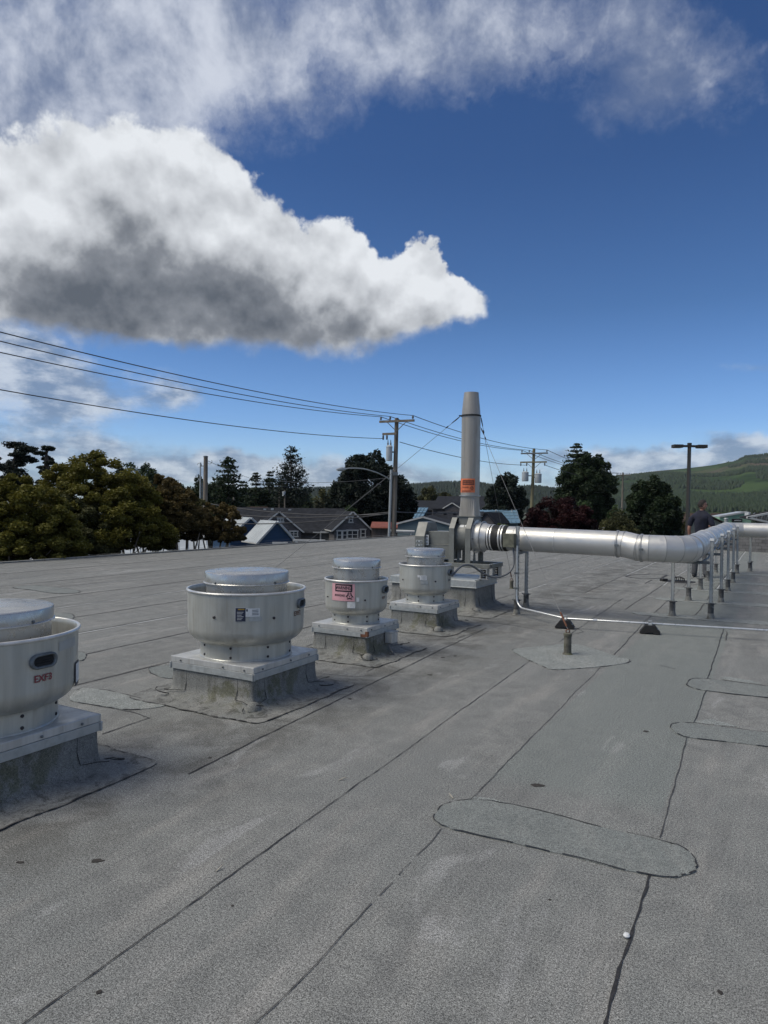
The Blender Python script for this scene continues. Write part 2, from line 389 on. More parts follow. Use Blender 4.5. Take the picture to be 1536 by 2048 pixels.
M['lap'] = mat('lap_edge', (.055,.053,.052), .85, nscale=40, namt=.5)
M['pale'] = mat('bare_granules', (.40,.41,.40), .9, nscale=90, namt=.25)
M['mark'] = mat('debris_mark', (.035,.030,.026), .9, nscale=50, namt=.4)
M['fan'] = fanmetal('spun_aluminium', (.46,.46,.42), .38, .48)
M['cap'] = fanmetal('cap_aluminium', (.48,.475,.455), .27, .7, smooth=True)
M['bead'] = mat('rim_metal', (.62,.61,.58), .35, .5, nscale=12, namt=.15)
M['plate'] = fanmetal('base_plate_metal', (.50,.50,.48), .38, .35)
M['galv'] = mat('galvanised', (.37,.39,.385), .42, .35, nscale=22, namt=.16, tint2=(.40,.41,.40), t2scale=8)
M['galvd'] = mat('galvanised_dull', (.15,.165,.17), .5, .45, nscale=18, namt=.22)
M['rust'] = mat('rust', (.13,.055,.03), .85, nscale=30, namt=.4)
M['steel'] = fanmetal('stainless_stack', (.34,.315,.275), .38, .3)
M['duct'] = fanmetal('stainless_duct', (.58,.57,.54), .42, .55, smooth=True)
M['band'] = mat('band_metal', (.36,.36,.35), .4, .6, nscale=12)
M['paint'] = mat('grey_green_paint', (.155,.160,.145), .45, nscale=8, namt=.12, tint2=(.12,.12,.11), t2=(.55,.7))
M['rubber'] = mat('black_rubber', (.012,.012,.012), .7, nscale=20, namt=.3)
M['dark'] = mat('dark_opening', (.012,.012,.012), .6)
M['white'] = mat('white_label', (.62,.63,.62), .5, nscale=30, namt=.1)
M['pink'] = mat('pink_sign', (.62,.33,.355), .5, nscale=15, namt=.08)
M['orange'] = mat('orange_sign', (.62,.16,.06), .5, nscale=20, namt=.15)
M['ink'] = mat('black_ink', (.02,.015,.018), .5)
M['navyink'] = mat('navy_label', (.02,.025,.05), .5)
M['redink'] = mat('red_ink', (.22,.03,.04), .5)
M['yellow'] = mat('ochre_ink', (.35,.22,.03), .5)
M['grout'] = mat('mossy_pipe', (.11,.105,.085), .9, nscale=14, namt=.4, bump=.4, tint2=(.07,.075,.04), t2scale=9)
M['twig'] = mat('dry_twig', (.36,.33,.27), .9)
M['wire'] = mat('cable', (.05,.05,.052), .6)
M['wirelight'] = mat('guy_steel', (.16,.16,.16), .5, .5)
M['conduit'] = mat('conduit_zinc', (.60,.61,.60), .3, .6, nscale=10, namt=.08)
M['flex'] = mat('flex_conduit', (.12,.125,.13), .5, nscale=10)

# ------------------------------------------------------------------ the building we stand on
B0 = thing('roof_building', 'low commercial building whose grey granulated flat roof fills the foreground', 'building')
A_ = G(0,1127); Bc = G(820,1072); Cc = G(1434,1099); Dd = G(1536,1104)
dirAB = (Bc-A_).normalized(); dirCD = (Cc-Bc).normalized()
poly = [Bc, A_ - dirAB*34, A_ - dirAB*34 + Vector((34,-14,0)), Bc + dirCD*42 + Vector((-2,-30,0)), Bc + dirCD*42]
poly = [(p.x, p.y) for p in poly]
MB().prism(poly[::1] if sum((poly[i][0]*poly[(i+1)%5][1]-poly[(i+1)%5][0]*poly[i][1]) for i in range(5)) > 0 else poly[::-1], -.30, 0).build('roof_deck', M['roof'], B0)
def inset(poly, d):
    c = Vector((sum(p[0] for p in poly)/5, sum(p[1] for p in poly)/5)); out = []
    for p in poly:
        q = Vector(p); t = (c-q).normalized(); q2 = q + t*d; out.append((q2.x, q2.y))
    return out
M['stucco'] = mat('building_wall', (.30,.28,.24), .9, nscale=4, namt=.15)
MB().prism(inset(poly, .35), -4.5, -.302).build('wall', M['stucco'], B0)
# edge metal on the long left edge and the far edge
def edge(a, b, name='roof_edge'):
    mb = MB(); d = (b-a).normalized(); n = Vector((-d.y, d.x, 0))
    mb.box((a+b)/2 + Vector((0,0,.005)), ((b-a).length, .14, .07), atan2(d.y, d.x)); return bevel(mb.build(name, M['skirt_clean'], B0), .015)
edge(A_ - dirAB*20, Bc); edge(Bc, Bc + dirCD*42)
def ribbon(pts, w, z=.004, wob=.35, step=.06, closed=False, jit=.004, gap=0, seed=1):
    r = random.Random(seed); pts = [Vector(p) for p in pts]
    if closed: pts = pts + [pts[0]]
    out = []
    for a, b in zip(pts[:-1], pts[1:]):
        n = max(1, int((b-a).length/step))
        for i in range(n): out.append(a + (b-a)*(i/n))
    out.append(pts[-1])
    mb = MB(); L = []; ww = w; off = 0
    for i, p in enumerate(out):
        t = (out[min(i+1, len(out)-1)] - out[max(i-1, 0)]); t.z = 0; t = t.normalized() if t.length > 1e-6 else Vector((1,0,0)); n = Vector((-t.y, t.x, 0))
        ww = w*(1 + r.uniform(-wob, wob)); off = off*.8 + r.uniform(-jit, jit)
        c = p + n*off
        L.append((c - n*ww/2, c + n*ww/2))
    vs = []; fs = []
    for a, b in L: vs += [(a.x, a.y, z), (b.x, b.y, z)]
    for i in range(len(L)-1):
        if gap and r.random() < gap: continue
        fs.append((2*i, 2*i+1, 2*i+3, 2*i+2))
    mb.add(vs, fs); return mb
def gp(*pts): return [G(x, y) for x, y in pts]
def ext(p, q, a, b):
    p, q = G(*p), G(*q); d = (q-p).normalized(); return [p - d*a, p, q, q + d*b]
def seam(pts, w=.010, seed=1, z=.004, m='tar', **k): return ribbon(pts, w, z, seed=seed, **k).build('seam', M[m], B0)
seam(ext((60,2040),(1060,1322),1.5,0), .0050, 1, wob=.6)
seam([G(1245,1197), G(1150,1262), G(1120,1284)], .007, 2)
seam([G(510,2048) - (G(880,1660)-G(510,2048)).normalized()*1, G(700,1858), G(884,1658)], .0034, 3, m='lap', wob=.7, gap=.1)
seam([G(940,1600), G(1200,1335)], .0042, 4, m='lap'); seam([G(1229,1310), G(1287,1246), G(1420,1125)], .007, 5)
seam([G(1210,2048) - (G(1298,1745)-G(1210,2048)).normalized()*1, G(1298,1748)], .0095, 6, wob=.6)
seam([G(1318,1676), G(1374,1474)], .0060, 7, m='lap'); seam([G(1388,1448), G(1412,1382)], .006, 8); seam([G(1415,1358), G(1448,1256)], .008, 9)
seam([G(376,1549), G(533,1470), G(729,1374), G(974,1256)], .0085, 10); 
seam([G(204,1469), G(300,1436)], .009, 11)
r = random.Random(3)
for i in range(19):                      # laps further left: long lines with small steps
    v = -5.25 - i*1.03 + r.uniform(-.04,.04); u0 = 3.2 + r.uniform(0,.5) if i < 2 else 2; u1 = 36 - i*.1
    if v < -19: break
    a = UV(v, -6 if i > 1 else 3.5); b = UV(v + r.uniform(-.05,.05), 37)
    # stop at the roof's left edge
    seam([a, b], .016 + .0013*i, 20+i, step=.12, jit=.006, m='lap')
    ribbon([a + V*.035, b + V*.035], .034, .0035, seed=60+i, step=.15).build('lap_strip', M['pale'], B0) if i % 2 == 0 and i > 1 else None
for i, (v, ua, ub) in enumerate([(-4.15,8.5,36),(-3.1,13.2,34),(-2.05,11.5,33),(-1.05,11.5,32),(0.02,10.5,31),(1.05,5,29),(2.1,4,28),(3.1,4,27),(-.52,9.5,10.2),(4.2,4,26),(5.2,5,25),(6.3,8,24)]):
    seam([UV(v, ua), UV(v + r.uniform(-.06,.06), ub)], .013, 90+i, step=.12, jit=.006, m='lap')
    if v < -1: ribbon([UV(v+.03, ua+4), UV(v+.03, ub)], .026, .0035, seed=130+i, step=.15).build('lap_strip', M['pale'], B0)
for i in range(34):                      # end laps across the sheets
    k = r.randrange(-15, 6); v = -5.25 + k*1.03 + 1.03 if k < 0 else -5.25 + k*1.03; u = r.uniform(12, 31)
    if v > 0 and u > 24: continue
    seam([UV(v, u), UV(v+1.03, u+r.uniform(-.1,.1))], .016, 200+i, m='lap')
for i, (a, b) in enumerate([((130,1318),(0,1325)),((230,1240),(130,1262)),((0,1190),(110,1178)),((1135,1302),(1040,1290))][:3]): pass
# crooked cracks and end laps read off the foreground
for i, pl in enumerate([[(440,1372),(475,1376)],[(580,1342),(710,1355),(745,1351)],[(635,1328),(590,1300)],[(735,1345),(790,1310),(835,1300)],[(836,1272),(912,1278),(930,1270)],
                        [(920,1276),(968,1259)],[(958,1243),(1010,1248),(1090,1262),(1140,1270),(1165,1264),(1150,1256)],[(1320,1331),(1352,1338)],[(300,1436),(268,1424),(215,1416),(140,1402)],
                        [(1110,1189),(1180,1196),(1258,1199)],[(1040,1186),(1130,1192)],[(1300,1215),(1380,1224),(1440,1228),(1536,1233)],[(1330,1206),(1420,1212),(1500,1218)],[(640,1290),(705,1298),(742,1294)]]):
    seam(gp(*pl), .007, 300+i, jit=.008, m='lap' if i % 2 else 'tar')
# torched-on patches
def patch(pts, label, m='patch', rim='tar', w=.0065, seed=1, z=.005, raw=False, gap=.2):
    pp = [G(x, y) for x, y in pts] if not raw else pts
    q = []; rr = random.Random(seed)          # round the corners
    n = len(pp)
    for i in range(n):
        a, b, c, d = pp[i-1], pp[i], pp[(i+1) % n], pp[(i+2) % n]
        for t in (0, .25, .5, .75):
            q.append(.5*((2*b) + (c-a)*t + (2*a-5*b+4*c-d)*t*t + (3*b-a-3*c+d)*t**3))
    pts2 = [(p.x + rr.uniform(-.004,.004), p.y + rr.uniform(-.004,.004)) for p in q]
    ar = sum(pts2[i][0]*pts2[(i+1) % len(pts2)][1]-pts2[(i+1) % len(pts2)][0]*pts2[i][1] for i in range(len(pts2)))
    if ar < 0: pts2.reverse()
    o = MB().prism(pts2, .001, z).build('roof_patch', M[m], B0, label)
    e = ribbon([Vector((x, y, 0)) for x, y in pts2], w, z+.002, closed=True, wob=.6, step=.04, jit=.003, seed=seed, gap=gap).build('patch_edge', M[rim], o)
    return o
patch([(868,1637),(890,1610),(940,1601),(1000,1606),(1100,1628),(1200,1655),(1300,1678),(1355,1693),(1388,1715),(1393,1738),(1372,1752),(1335,1755),(1250,1742),(1150,1716),(1050,1692),(960,1672),(895,1656)], 'large oblong patch with rounded ends in the foreground', seed=3)
patch([(1342,1450),(1363,1446),(1390,1448),(1460,1457),(1536,1466),(1620,1477),(1630,1506),(1536,1494),(1450,1484),(1380,1476),(1350,1465)], 'middle oblong patch at the right edge', seed=4, w=.009)
patch([(1374,1368),(1387,1358),(1433,1360),(1536,1373),(1620,1383),(1620,1407),(1536,1396),(1470,1389),(1412,1382),(1380,1375)], 'farthest oblong patch at the right edge', seed=5, w=.011)
patch([(1024,1300),(1060,1295),(1150,1289),(1223,1310),(1258,1320),(1250,1327),(1199,1334),(1113,1340),(1085,1333),(1040,1312)], 'pale diamond patch round the mossy anchor post', 'pale_patch', 'lap', .008, 6, gap=.5)
patch([(140,1400),(162,1378),(215,1382),(290,1400),(330,1412),(260,1420),(200,1412)], 'pale patch between the two nearest fans', 'pale_patch', 'lap', .008, 7, gap=.4)
patch([(300,1336),(360,1330),(372,1345),(345,1358),(308,1350)], 'small rounded patch left of the wide fan', 'patch', 'tar', .007, 8)
for k, (x, y) in enumerate([(150,1315),(125,1237)]):
    patch([(x-40,y-8),(x+14,y-10),(x+22,y),(x+8,y+8),(x-40,y+8)], None or 'small rounded patch on the left part of the roof', 'patch', 'tar', .010, 12+k)
patch([(25,1175),(70,1171),(150,1180),(155,1186),(110,1187),(60,1180)], 'narrow patch near the left roof edge', 'patch', 'tar', .012, 15)
# bare pale granules beside the patches
for pts in ([(930,1601),(950,1594),(985,1598),(1030,1612),(1000,1608),(960,1604)], [(1385,1445),(1420,1438),(1450,1446),(1480,1455),(1440,1451)], [(1440,1358),(1452,1354),(1500,1361),(1525,1369),(1480,1364)]):
    pp = [G(x, y) for x, y in pts]; t = [(p.x, p.y) for p in pp]
    if sum(t[i][0]*t[(i+1) % len(t)][1]-t[(i+1) % len(t)][0]*t[i][1] for i in range(len(t))) < 0: t.reverse()
    MB().prism(t, .0005, .0035).build('bare_spot', M['pale_patch'], B0)
def spot(px, py, rx, ry, m='mark', seed=1, rz=0):
    c = G(px, py); rr = random.Random(seed); n = 12
    t = [(c.x + rx*cos(2*pi*i/n+.2)*rr.uniform(.6,1.1), c.y + ry*sin(2*pi*i/n+.2)*rr.uniform(.6,1.1)) for i in range(n)]
    return MB().prism(t, .0005, .003)
for i, (x, y, rx, ry) in enumerate([(1440,1985,.008,.012),(198,1985,.010,.012),(195,1722,.03,.02),(1292,1463,.02,.02),(1075,1571,.048,.025),(465,1812,.006,.006),(420,1516,.012,.01),(590,1380,.02,.02),(700,1398,.02,.02),(860,1350,.03,.02),(1100,1800,.006,.006),(885,1315,.03,.02),(910,1312,.02,.02),(40,1725,.02,.01),(1217,1241,.03,.02),(1265,1245,.03,.02)]):
    spot(x, y, rx, ry, seed=i).build('dark_spot', M['mark'], B0)
# loops of black tar round the drain
seam([G(1250,1152), G(1272,1150), G(1300,1148), G(1330,1150), G(1322,1156), G(1290,1158), G(1262,1155), G(1250,1152)], .05, 400, jit=.02)
seam(gp((1252,1166),(1275,1166)), .04, 401); seam(gp((1290,1167),(1304,1160)), .02, 402); seam(gp((1288,1168),(1380,1168),(1430,1173)), .02, 403)
# small litter: each a thing
def litter(px, py, kind, label):
    c = G(px, py, .004); mb = MB()
    if kind == 'stone':
        prof = [(.0005,0),(.011,.002),(.013,.007),(.009,.013),(.0005,.015)]
        tag(mb.lathe(prof, 9).build('pebble', M['white']), label, 'pebble').location = c
    else:
        a = rnd.uniform(0, pi); pts = [Vector((cos(a)*t, sin(a)*t, .005 + .006*sin(t*60))) for t in (-.024,-.009,.008,.022)]
        tag(mb.tube(pts, [.002,.0035,.003,.0015], 6).build('twig', M['twig']), label, 'twig').location = c
litter(1253,1874,'stone','white pebble lying beside the dark roof seam at lower right')
litter(440,1738,'twig','pale twig lying above the long diagonal seam at lower left')
litter(685,1559,'twig','pale sliver of wood lying mid roof above the long diagonal seam')
litter(902,1593,'twig','pale sliver just left of the upper end of the large oblong patch')

# shingled parapet step at the far right
pa = G(1392,1098); pdir = (Dd-Cc).normalized(); pb = pa + pdir*22; pn = Vector((-pdir.y, pdir.x, 0))
if pn.y < 0: pn = -pn
def shingle(name, c1, c2, sx=5, sz=6):
    m = bpy.data.materials.new(name); m.use_nodes = True; N = NT(m.node_tree); b = N.n['Principled BSDF']; b.inputs['Roughness'].default_value = .9
    tc = N.new('ShaderNodeTexCoord'); br = N.new('ShaderNodeTexBrick'); s = N.new('ShaderNodeSeparateXYZ'); N.l.new(tc.outputs['Object'], s.inputs[0])
    cx = N.new('ShaderNodeCombineXYZ'); N.put(cx.inputs[0], N.m('ADD', s.outputs[0], N.m('MULTIPLY', s.outputs[1], -.6))); N.put(cx.inputs[1], s.outputs[2]); N.l.new(cx.outputs[0], br.inputs[0])
    br.inputs['Scale'].default_value = 1; br.inputs['Brick Width'].default_value = 1/sx; br.inputs['Row Height'].default_value = 1/sz; br.inputs['Mortar Size'].default_value = .012
    br.inputs[1].default_value = (*c1,1); br.inputs[2].default_value = (*c2,1); br.inputs[3].default_value = (.02,.02,.02,1)
    c = N.mix(N.m('MULTIPLY', N.ss(N.noise(tc.outputs['Object'], 3, 5, .6), .3, .7), .5), br.outputs[0], tuple(x*1.5 for x in c2))
    N.l.new(c, b.inputs['Base Color']); return m
M['shing'] = shingle('parapet_shingles', (.045,.045,.047), (.10,.10,.10), 4, 9)
MB().extr([pa, pa + pn*.12, pa + pn*.34 + Vector((0,0,.78)), pa + pn*.26 + Vector((0,0,.78))], pb-pa).build('parapet', M['shing'], B0)

# ------------------------------------------------------------------ curbs
def curb(label, c, hx, hy, h, z_skirt, seed, mskirt='skirt', spread=.13, apron=.13, gal=True, grp='membrane flashed curbs under the fans'):
    t = thing('roof_curb', label, 'curb', (c.x, c.y, 0), -YAW, grp)
    rr = random.Random(seed)
    levels = [(z_skirt, -.008), (z_skirt*.7, -.006), (z_skirt*.45, -.002), (z_skirt*.26, .008), (.036, spread*.35), (.018, spread*.7), (.009, spread), (.006, spread+apron)]
    mb = MB(); vs = []; n = 20
    def loop(e, z, k):
        pts = []
        rad = max(.012, e*.28+.012)
        for side in range(4):
            for j in range(n):
                s = -1 + 2*j/n
                X, Y = [( s, -1), (1, s), (-s, 1), (-1, -s)][side]
                x, y = X*(hx+e), Y*(hy+e)
                ax, ay = max(0, abs(x)-(hx+e-rad)), max(0, abs(y)-(hy+e-rad))
                if ax > 0 and ay > 0:
                    d = sqrt(ax*ax+ay*ay)
                    if d > rad: x = math.copysign(hx+e-rad + ax*rad/d, x); y = math.copysign(hy+e-rad + ay*rad/d, y)
                a = atan2(y, x)
                w = (k/7)**2*(.010*sin(a*5+seed) + .007*sin(a*13+seed*2) + rr.uniform(-.007,.007))
                x += cos(a)*w; y += sin(a)*w
                zz = z + (rr.uniform(-.005,.007) if 3 <= k <= 6 else 0)
                pts.append((x, y, max(zz, .005)))
        return pts
    for k, (z, e) in enumerate(levels): vs += loop(e, z, k)
    m4 = 4*n
    fs = [(k*m4+(j+1) % m4, k*m4+j, (k+1)*m4+j, (k+1)*m4+(j+1) % m4) for k in range(len(levels)-1) for j in range(m4)]
    mb.add(vs, fs, True); sk = mb.build('flashing_skirt', M[mskirt], t)
    outer = [Vector(p) for p in vs[-m4:]]
    ribbon(outer, .007, .0095, closed=True, wob=.9, step=.03, jit=.004, seed=seed, gap=.30).build('flashing_edge', M['lap'], sk)
    # overlapping corner pieces: dark lines running down the skirt
    def line(pts): MB().tube(pts, .0028, 5).build('flashing_seam', M['tar'], sk)
    e = .002
    for sx in (1, -1):
        x0 = sx*(hx-.16)
        line([(x0,-hy+.012-e,z_skirt), (x0+.003,-hy+.008-e,z_skirt*.6), (x0-.006*sx,-hy-.012-e,z_skirt*.30),(x0+.02*sx,-hy-.03-e,.070),(x0+.09*sx,-hy-.035,.068),(x0+.16*sx,-hy-.05,.055)])
        y0 = sx*(hy-.15)
        line([(hx-.012+e,y0,z_skirt), (hx-.008+e,y0-.004,z_skirt*.6), (hx+.012+e,y0+.004*sx,z_skirt*.30),(hx+.03+e,y0+.03*sx,.070),(hx+.04+e,y0+.1*sx,.064),(hx+.06,y0+.17*sx,.05)])
    for k in range(3):                     # torn, alligatored blobs of mastic at the corners
        cx, cy = [(hx+.04,-hy-.04), (hx+.05,hy+.05), (-hx-.04,-hy-.04)][k]
        pts = []
        a0 = rr.uniform(0, 6)
        for q in range(10):
            a = a0 + q*.55; rr2 = .05 + .018*rr.random() + .004*q
            pts.append((cx + cos(a)*rr2, cy + sin(a)*rr2, max(.03, .075-.009*q)))
        MB().tube(pts, [.002+.003*rr.random() for _ in pts], 5).build('mastic_crack', M['tar'], sk)
    lump = MB(); q = [(.0005,.05),(.03,.045),(.05,.025),(.06,-.01)]
    lump.lathe(q, 11, (hx+.03,-hy-.03,.03)); lump.build('mastic_lump', M['skirt_clean'], sk)
    if gal:
        fl = MB(); w = .012
        for (x0, y0, dx, dy) in ((0,-hy,2*hx+.03,w),(0,hy,2*hx+.03,w),(-hx,0,w,2*hy+.03),(hx,0,w,2*hy+.03)): fl.box((x0,y0,z_skirt+.024), (dx,dy,.052))
        bevel(fl.build('metal_flange', M['galv'], t), .002)
    return t

def cylhit(px, py, c, r):
    d = ray(px, py); ox, oy = EYE.x-c.x, EYE.y-c.y
    a = d.x**2+d.y**2; b = 2*(ox*d.x+oy*d.y); cc = ox*ox+oy*oy-r*r
    q = b*b-4*a*cc
    if q < 0:
        k = -b/(2*a)
    else: k = (-b-sqrt(q))/(2*a)
    p = EYE + d*k; an = atan2(p.y-c.y, p.x-c.x)
    return (an-2*pi if an > pi/2 else an), p.z
def wrapmesh(vs, c, R, phi0, z0, zb, lean=0):
    out = []
    for (x, y, *_) in vs:
        a = phi0 + x/R; out.append((R*cos(a), R*sin(a), z0 + y - zb))
    return out
RZ = Matrix.Rotation(YAW, 4, 'Z')
class FanKit:
    def __init__(s, t, c, R, zb): s.t, s.c, s.R, s.zb = t, c, R, zb
    def decal(s, name, m, x0, y0, x1, y1, lift=.0015, parent=None, label=None):
        a0, z1 = cylhit(x0, y0, s.c, s.R); a1, z0 = cylhit(x1, y1, s.c, s.R)
        return s.rect(name, m, a0, a1, z0, z1, lift, parent, label)
    def rect(s, name, m, a0, a1, z0, z1, lift=.0015, parent=None, label=None):
        n = 8; mb = MB(); mb.M = RZ; R = s.R + lift; vs = []
        for rr in (R-.001, R):
            for i in range(n+1):
                a = a0 + (a1-a0)*i/n
                vs += [(R*0+rr*cos(a), rr*sin(a), z0-s.zb), (rr*cos(a), rr*sin(a), z1-s.zb)]
        k = 2*(n+1)
        fs = [(k+2*i, k+2*i+2, k+2*i+3, k+2*i+1) for i in range(n)] + [(0+2*i, 2*i+1, 2*i+3, 2*i+2) for i in range(n)]
        mb.add(vs, fs, True); return mb.build(name, m, parent or s.t, label)
    def text(s, txt, size, px, py, m, lift=.0022, name='lettering', parent=None, stretch=1.0):
        a, z = cylhit(px, py, s.c, s.R); v, f = textmesh(txt, size)
        return s.shape([(p[0]*stretch, p[1]) for p in v], f, a, z, m, lift, name, parent)
    def shape(s, vs, fs, a, z, m, lift=.004, name='lettering', parent=None):
        mb = MB(); mb.M = RZ; mb.add(wrapmesh([(p[0], p[1]) for p in vs], s.c, s.R+lift, a, z, s.zb), fs); return mb.build(name, m, parent or s.t)
    def screw(s, px, py, r=.009, R=None, m=None):
        R = R or s.R; a, z = cylhit(px, py, s.c, R); mb = MB(); mb.M = RZ; n = Vector((cos(a), sin(a), 0))
        mb.disc(n*(R-.001) + Vector((0,0,z-s.zb)), r, n, 12, .006); return mb.build('screw', m or M['ink'], s.t)
def biohazard():                       # three open crescents round a small ring, drawn as flat strips
    vs = []; fs = []
    def strip(cx, cy, r0, r1, a0, a1, n=14):
        o = len(vs)
        for i in range(n+1):
            a = a0 + (a1-a0)*i/n
            vs.append((cx+r0*cos(a), cy+r0*sin(a))); vs.append((cx+r1*cos(a), cy+r1*sin(a)))
        for i in range(n): fs.append((o+2*i, o+2*i+1, o+2*i+3, o+2*i+2))
    for k in range(3):
        a = pi/2 + k*2*pi/3; strip(.30*cos(a), .30*sin(a), .22, .34, a-2.45+pi*0+.0, a-.42); strip(.30*cos(a), .30*sin(a), .22, .34, a+.42, a+2.45)
    strip(0, 0, .34, .42, 0, 2*pi, 30); strip(0, 0, .0, .09, 0, 2*pi, 10)
    return vs, fs
def vent_oval(k, x0, y0, x1, y1, tilt=0):
    a0, z1 = cylhit(x0, y0, k.c, k.R); a1, z0 = cylhit(x1, y1, k.c, k.R); am = (a0+a1)/2; zm = (z0+z1)/2; w = abs(a1-a0)*k.R; h = abs(z1-z0)
    return am, zm, w, h
def oval(k, am, zm, w, h):
    def ring(w, h, r, n=10):
        pts = []; rr = h/2; L = max(w/2-rr, .001)
        for j in range(n+1): a = -pi/2 + pi*j/n; pts.append((L + rr*cos(a), rr*sin(a)))
        for j in range(n+1): a = pi/2 + pi*j/n; pts.append((-L + rr*cos(a), rr*sin(a)))
        return [((k.R+r)*cos(am+x/k.R), (k.R+r)*sin(am+x/k.R), zm+y-k.zb) for x, y in pts]
    rings = [ring(w*1.0, h*1.0, -.002), ring(w*.98, h*.98, .016), ring(w*.84, h*.80, .022), ring(w*.76, h*.66, .014), ring(w*.74, h*.62, .004)]
    mb = MB(); mb.M = RZ; n = len(rings[0]); vs = sum(rings, [])
    mb.add(vs, [(i*n+j, i*n+(j+1) % n, (i+1)*n+(j+1) % n, (i+1)*n+j) for i in range(4) for j in range(n)], True)
    fr = mb.build('hand_hole', M['galvd'], k.t)
    mb = MB(); mb.M = RZ; mb.add(ring(w*.75, h*.64, .006), [tuple(range(n))]); mb.build('opening', M['dark'], fr)
    for q in (-1, 0, 1):
        mb = MB(); mb.M = RZ; pts = [((k.R+.012)*cos(am+x/k.R), (k.R+.012)*sin(am+x/k.R), zm+q*h*.17-k.zb) for x in (-w*.3, -w*.1, w*.1, w*.3)]
        mb.tube(pts, .003, 6).build('louvre', M['rubber'], fr)
def fan(label, c, R, rn, rc, zs, half, curblabel, seed, zb=.285):
    """R windband radius, rn neck, rc cap; zs = neck top, bowl start, rim, cap bead, cap top"""
    zn, zw, zr, zbead, zt = zs
    curb(curblabel, c, half, half, .33, .232, seed)
    t = thing('roof_fan', label, 'exhaust fan', (c.x, c.y, zb), -YAW, 'upblast exhaust fans in a row on the roof'); Z = lambda l: [(r, z-zb) for r, z in l]
    pl = MB(); pl.box((0,0,.327-zb), (2*half-.01, 2*half-.01, .006)); w = .006
    for (x0, y0, dx, dy) in ((0,-half,2*half+.012,w),(0,half,2*half+.012,w),(-half,0,w,2*half-.002),(half,0,w,2*half-.002)): pl.box((x0,y0,.3065-zb), (dx,dy,.046))
    bp = bevel(pl.build('base_plate', M['plate'], t), .003)
    for x0, y0 in ((-half*.75,-half-.006),(half*.3,-half-.006),(half*.8,-half-.006)): MB().disc((x0,y0,.303-zb), .008, (0,-1,0), 10, .004).build('screw', M['galvd'], bp)
    for y0 in (-half*.75, half*.1, half*.7): MB().disc((half+.006,y0,.303-zb), .008, (1,0,0), 10, .004).build('screw', M['galvd'], bp)
    nk = MB().lathe(Z([(rn+.006,.331),(rn+.004,.337),(rn,.34),(rn,zn),(rn-.01,zn+.002)]), 64).build('neck', M['fan'], t)
    h = zw-zn; pr = []
    for i in range(13):
        a = i/12; rr = rn + (R-.008-rn)*(1-(1-a)**2.2)**.62 if a > 0 else rn
        pr.append((rr, zn + h*(a**1.0)*1.0))
    pr = [(rn+.002, zn-.012), (rn+.004, zn)] + [(rn+.004+(p[0]-rn), p[1]+.004) for p in pr[1:]]
    prof = pr + [(R-.004, zw+.03), (R-.001, (zw+zr)/2), (R, zr-.006), (R+.006, zr-.004), (R+.010, zr+.004), (R+.006, zr+.012), (R-.003, zr+.013), (R-.009, zr+.004), (R-.010, zr-.02), (R-.014, zw+.03), (rn+.05, zn+.06), (rn*.7, zn+.05), (.001, zn+.05)]
    MB().lathe(Z(prof), 96).build('windband', M['fan'], t)
    MB().lathe(Z([(R+.002,zr-.007),(R+.011,zr-.002),(R+.013,zr+.005),(R+.009,zr+.013),(R-.002,zr+.0145),(R-.006,zr+.010)]), 96).build('rolled_rim', M['bead'], t)
    MB().lathe(Z([(rc-.012,zn+.04),(rc-.012,zbead-.004)]), 72).build('drum', M['cap'], t)
    cp = MB().lathe(Z([(rc-.014,zbead-.006),(rc+.004,zbead-.008),(rc+.007,zbead-.003),(rc+.003,zbead+.002),(rc,zbead+.004),(rc,zt-.008),(rc-.003,zt-.001),(rc-.009,zt+.002),(rc*.95,zt+.004),(rc*.5,zt+.010),(rc*.46,zt+.012),(rc*.2,zt+.007),(.0005,zt+.006)]), 80).build('cap', M['cap'], t)
    MB().lathe(Z([(rc+.001,zbead-.009),(rc+.008,zbead-.006),(rc+.008,zbead-.001),(rc+.001,zbead+.001)]), 72).build('cap_bead', M['bead'], t)
    k = FanKit(t, c, R, zb)
    base = atan2(-c.y, -c.x)
    for dphi in (-1.9,-1.15,-.4,.4,1.15,1.9):
        a = base + dphi + .07; 
        for z in (zn-.02, .36):
            mb = MB(); mb.M = RZ; nn = Vector((cos(a), sin(a), 0)); mb.disc(nn*(rn-.001)+Vector((0,0,z-zb)), .010 if R > .4 else .009, nn, 10, .005); mb.build('screw', M['ink'], t)
    for dphi in (-2.2,-.75,.75,2.2):
        a = base + dphi - .05; mb = MB(); mb.M = RZ; nn = Vector((cos(a), sin(a), 0)); mb.disc(nn*(rc-.001)+Vector((0,0,zbead+.012-zb)), .008, nn, 10, .007); mb.build('screw', M['galvd'], t)
    return t, k
C1 = Vector((-2.262,4.05,0)); C2 = Vector((-1.154,6.01,0)); C3 = Vector((-.290,7.69,0)); C4 = Vector((.553,9.35,0))
big = (.455,.575,.872,.935,1.020); sm = (.430,.520,.785,.918,.998)
f1, k1 = fan('nearest wide aluminium exhaust fan at left edge, lettered EXF3 in red', C1, .482, .375, .348, (.445,.57,.845,.912,.985), .43, 'curb under the nearest fan lettered EXF3, dark grey and mossy', 1)
f2, k2 = fan('wide aluminium exhaust fan lettered EXF2 with a black and white label', C2, .485, .378, .350, big, .43, 'curb under the wide fan lettered EXF2, mossy at its near corner', 2)
f3, k3 = fan('narrow aluminium exhaust fan with a pink biohazard warning sign', C3, .337, .255, .260, sm, .335, 'curb under the fan with the pink sign, rusty at its corner', 3)
f4, k4 = fan('narrow aluminium exhaust fan farthest in the row, beside the stack curb', C4, .340, .253, .258, (.435,.525,.812,.925,1.015), .335, 'curb under the farthest round fan, mossy on its right face', 4)
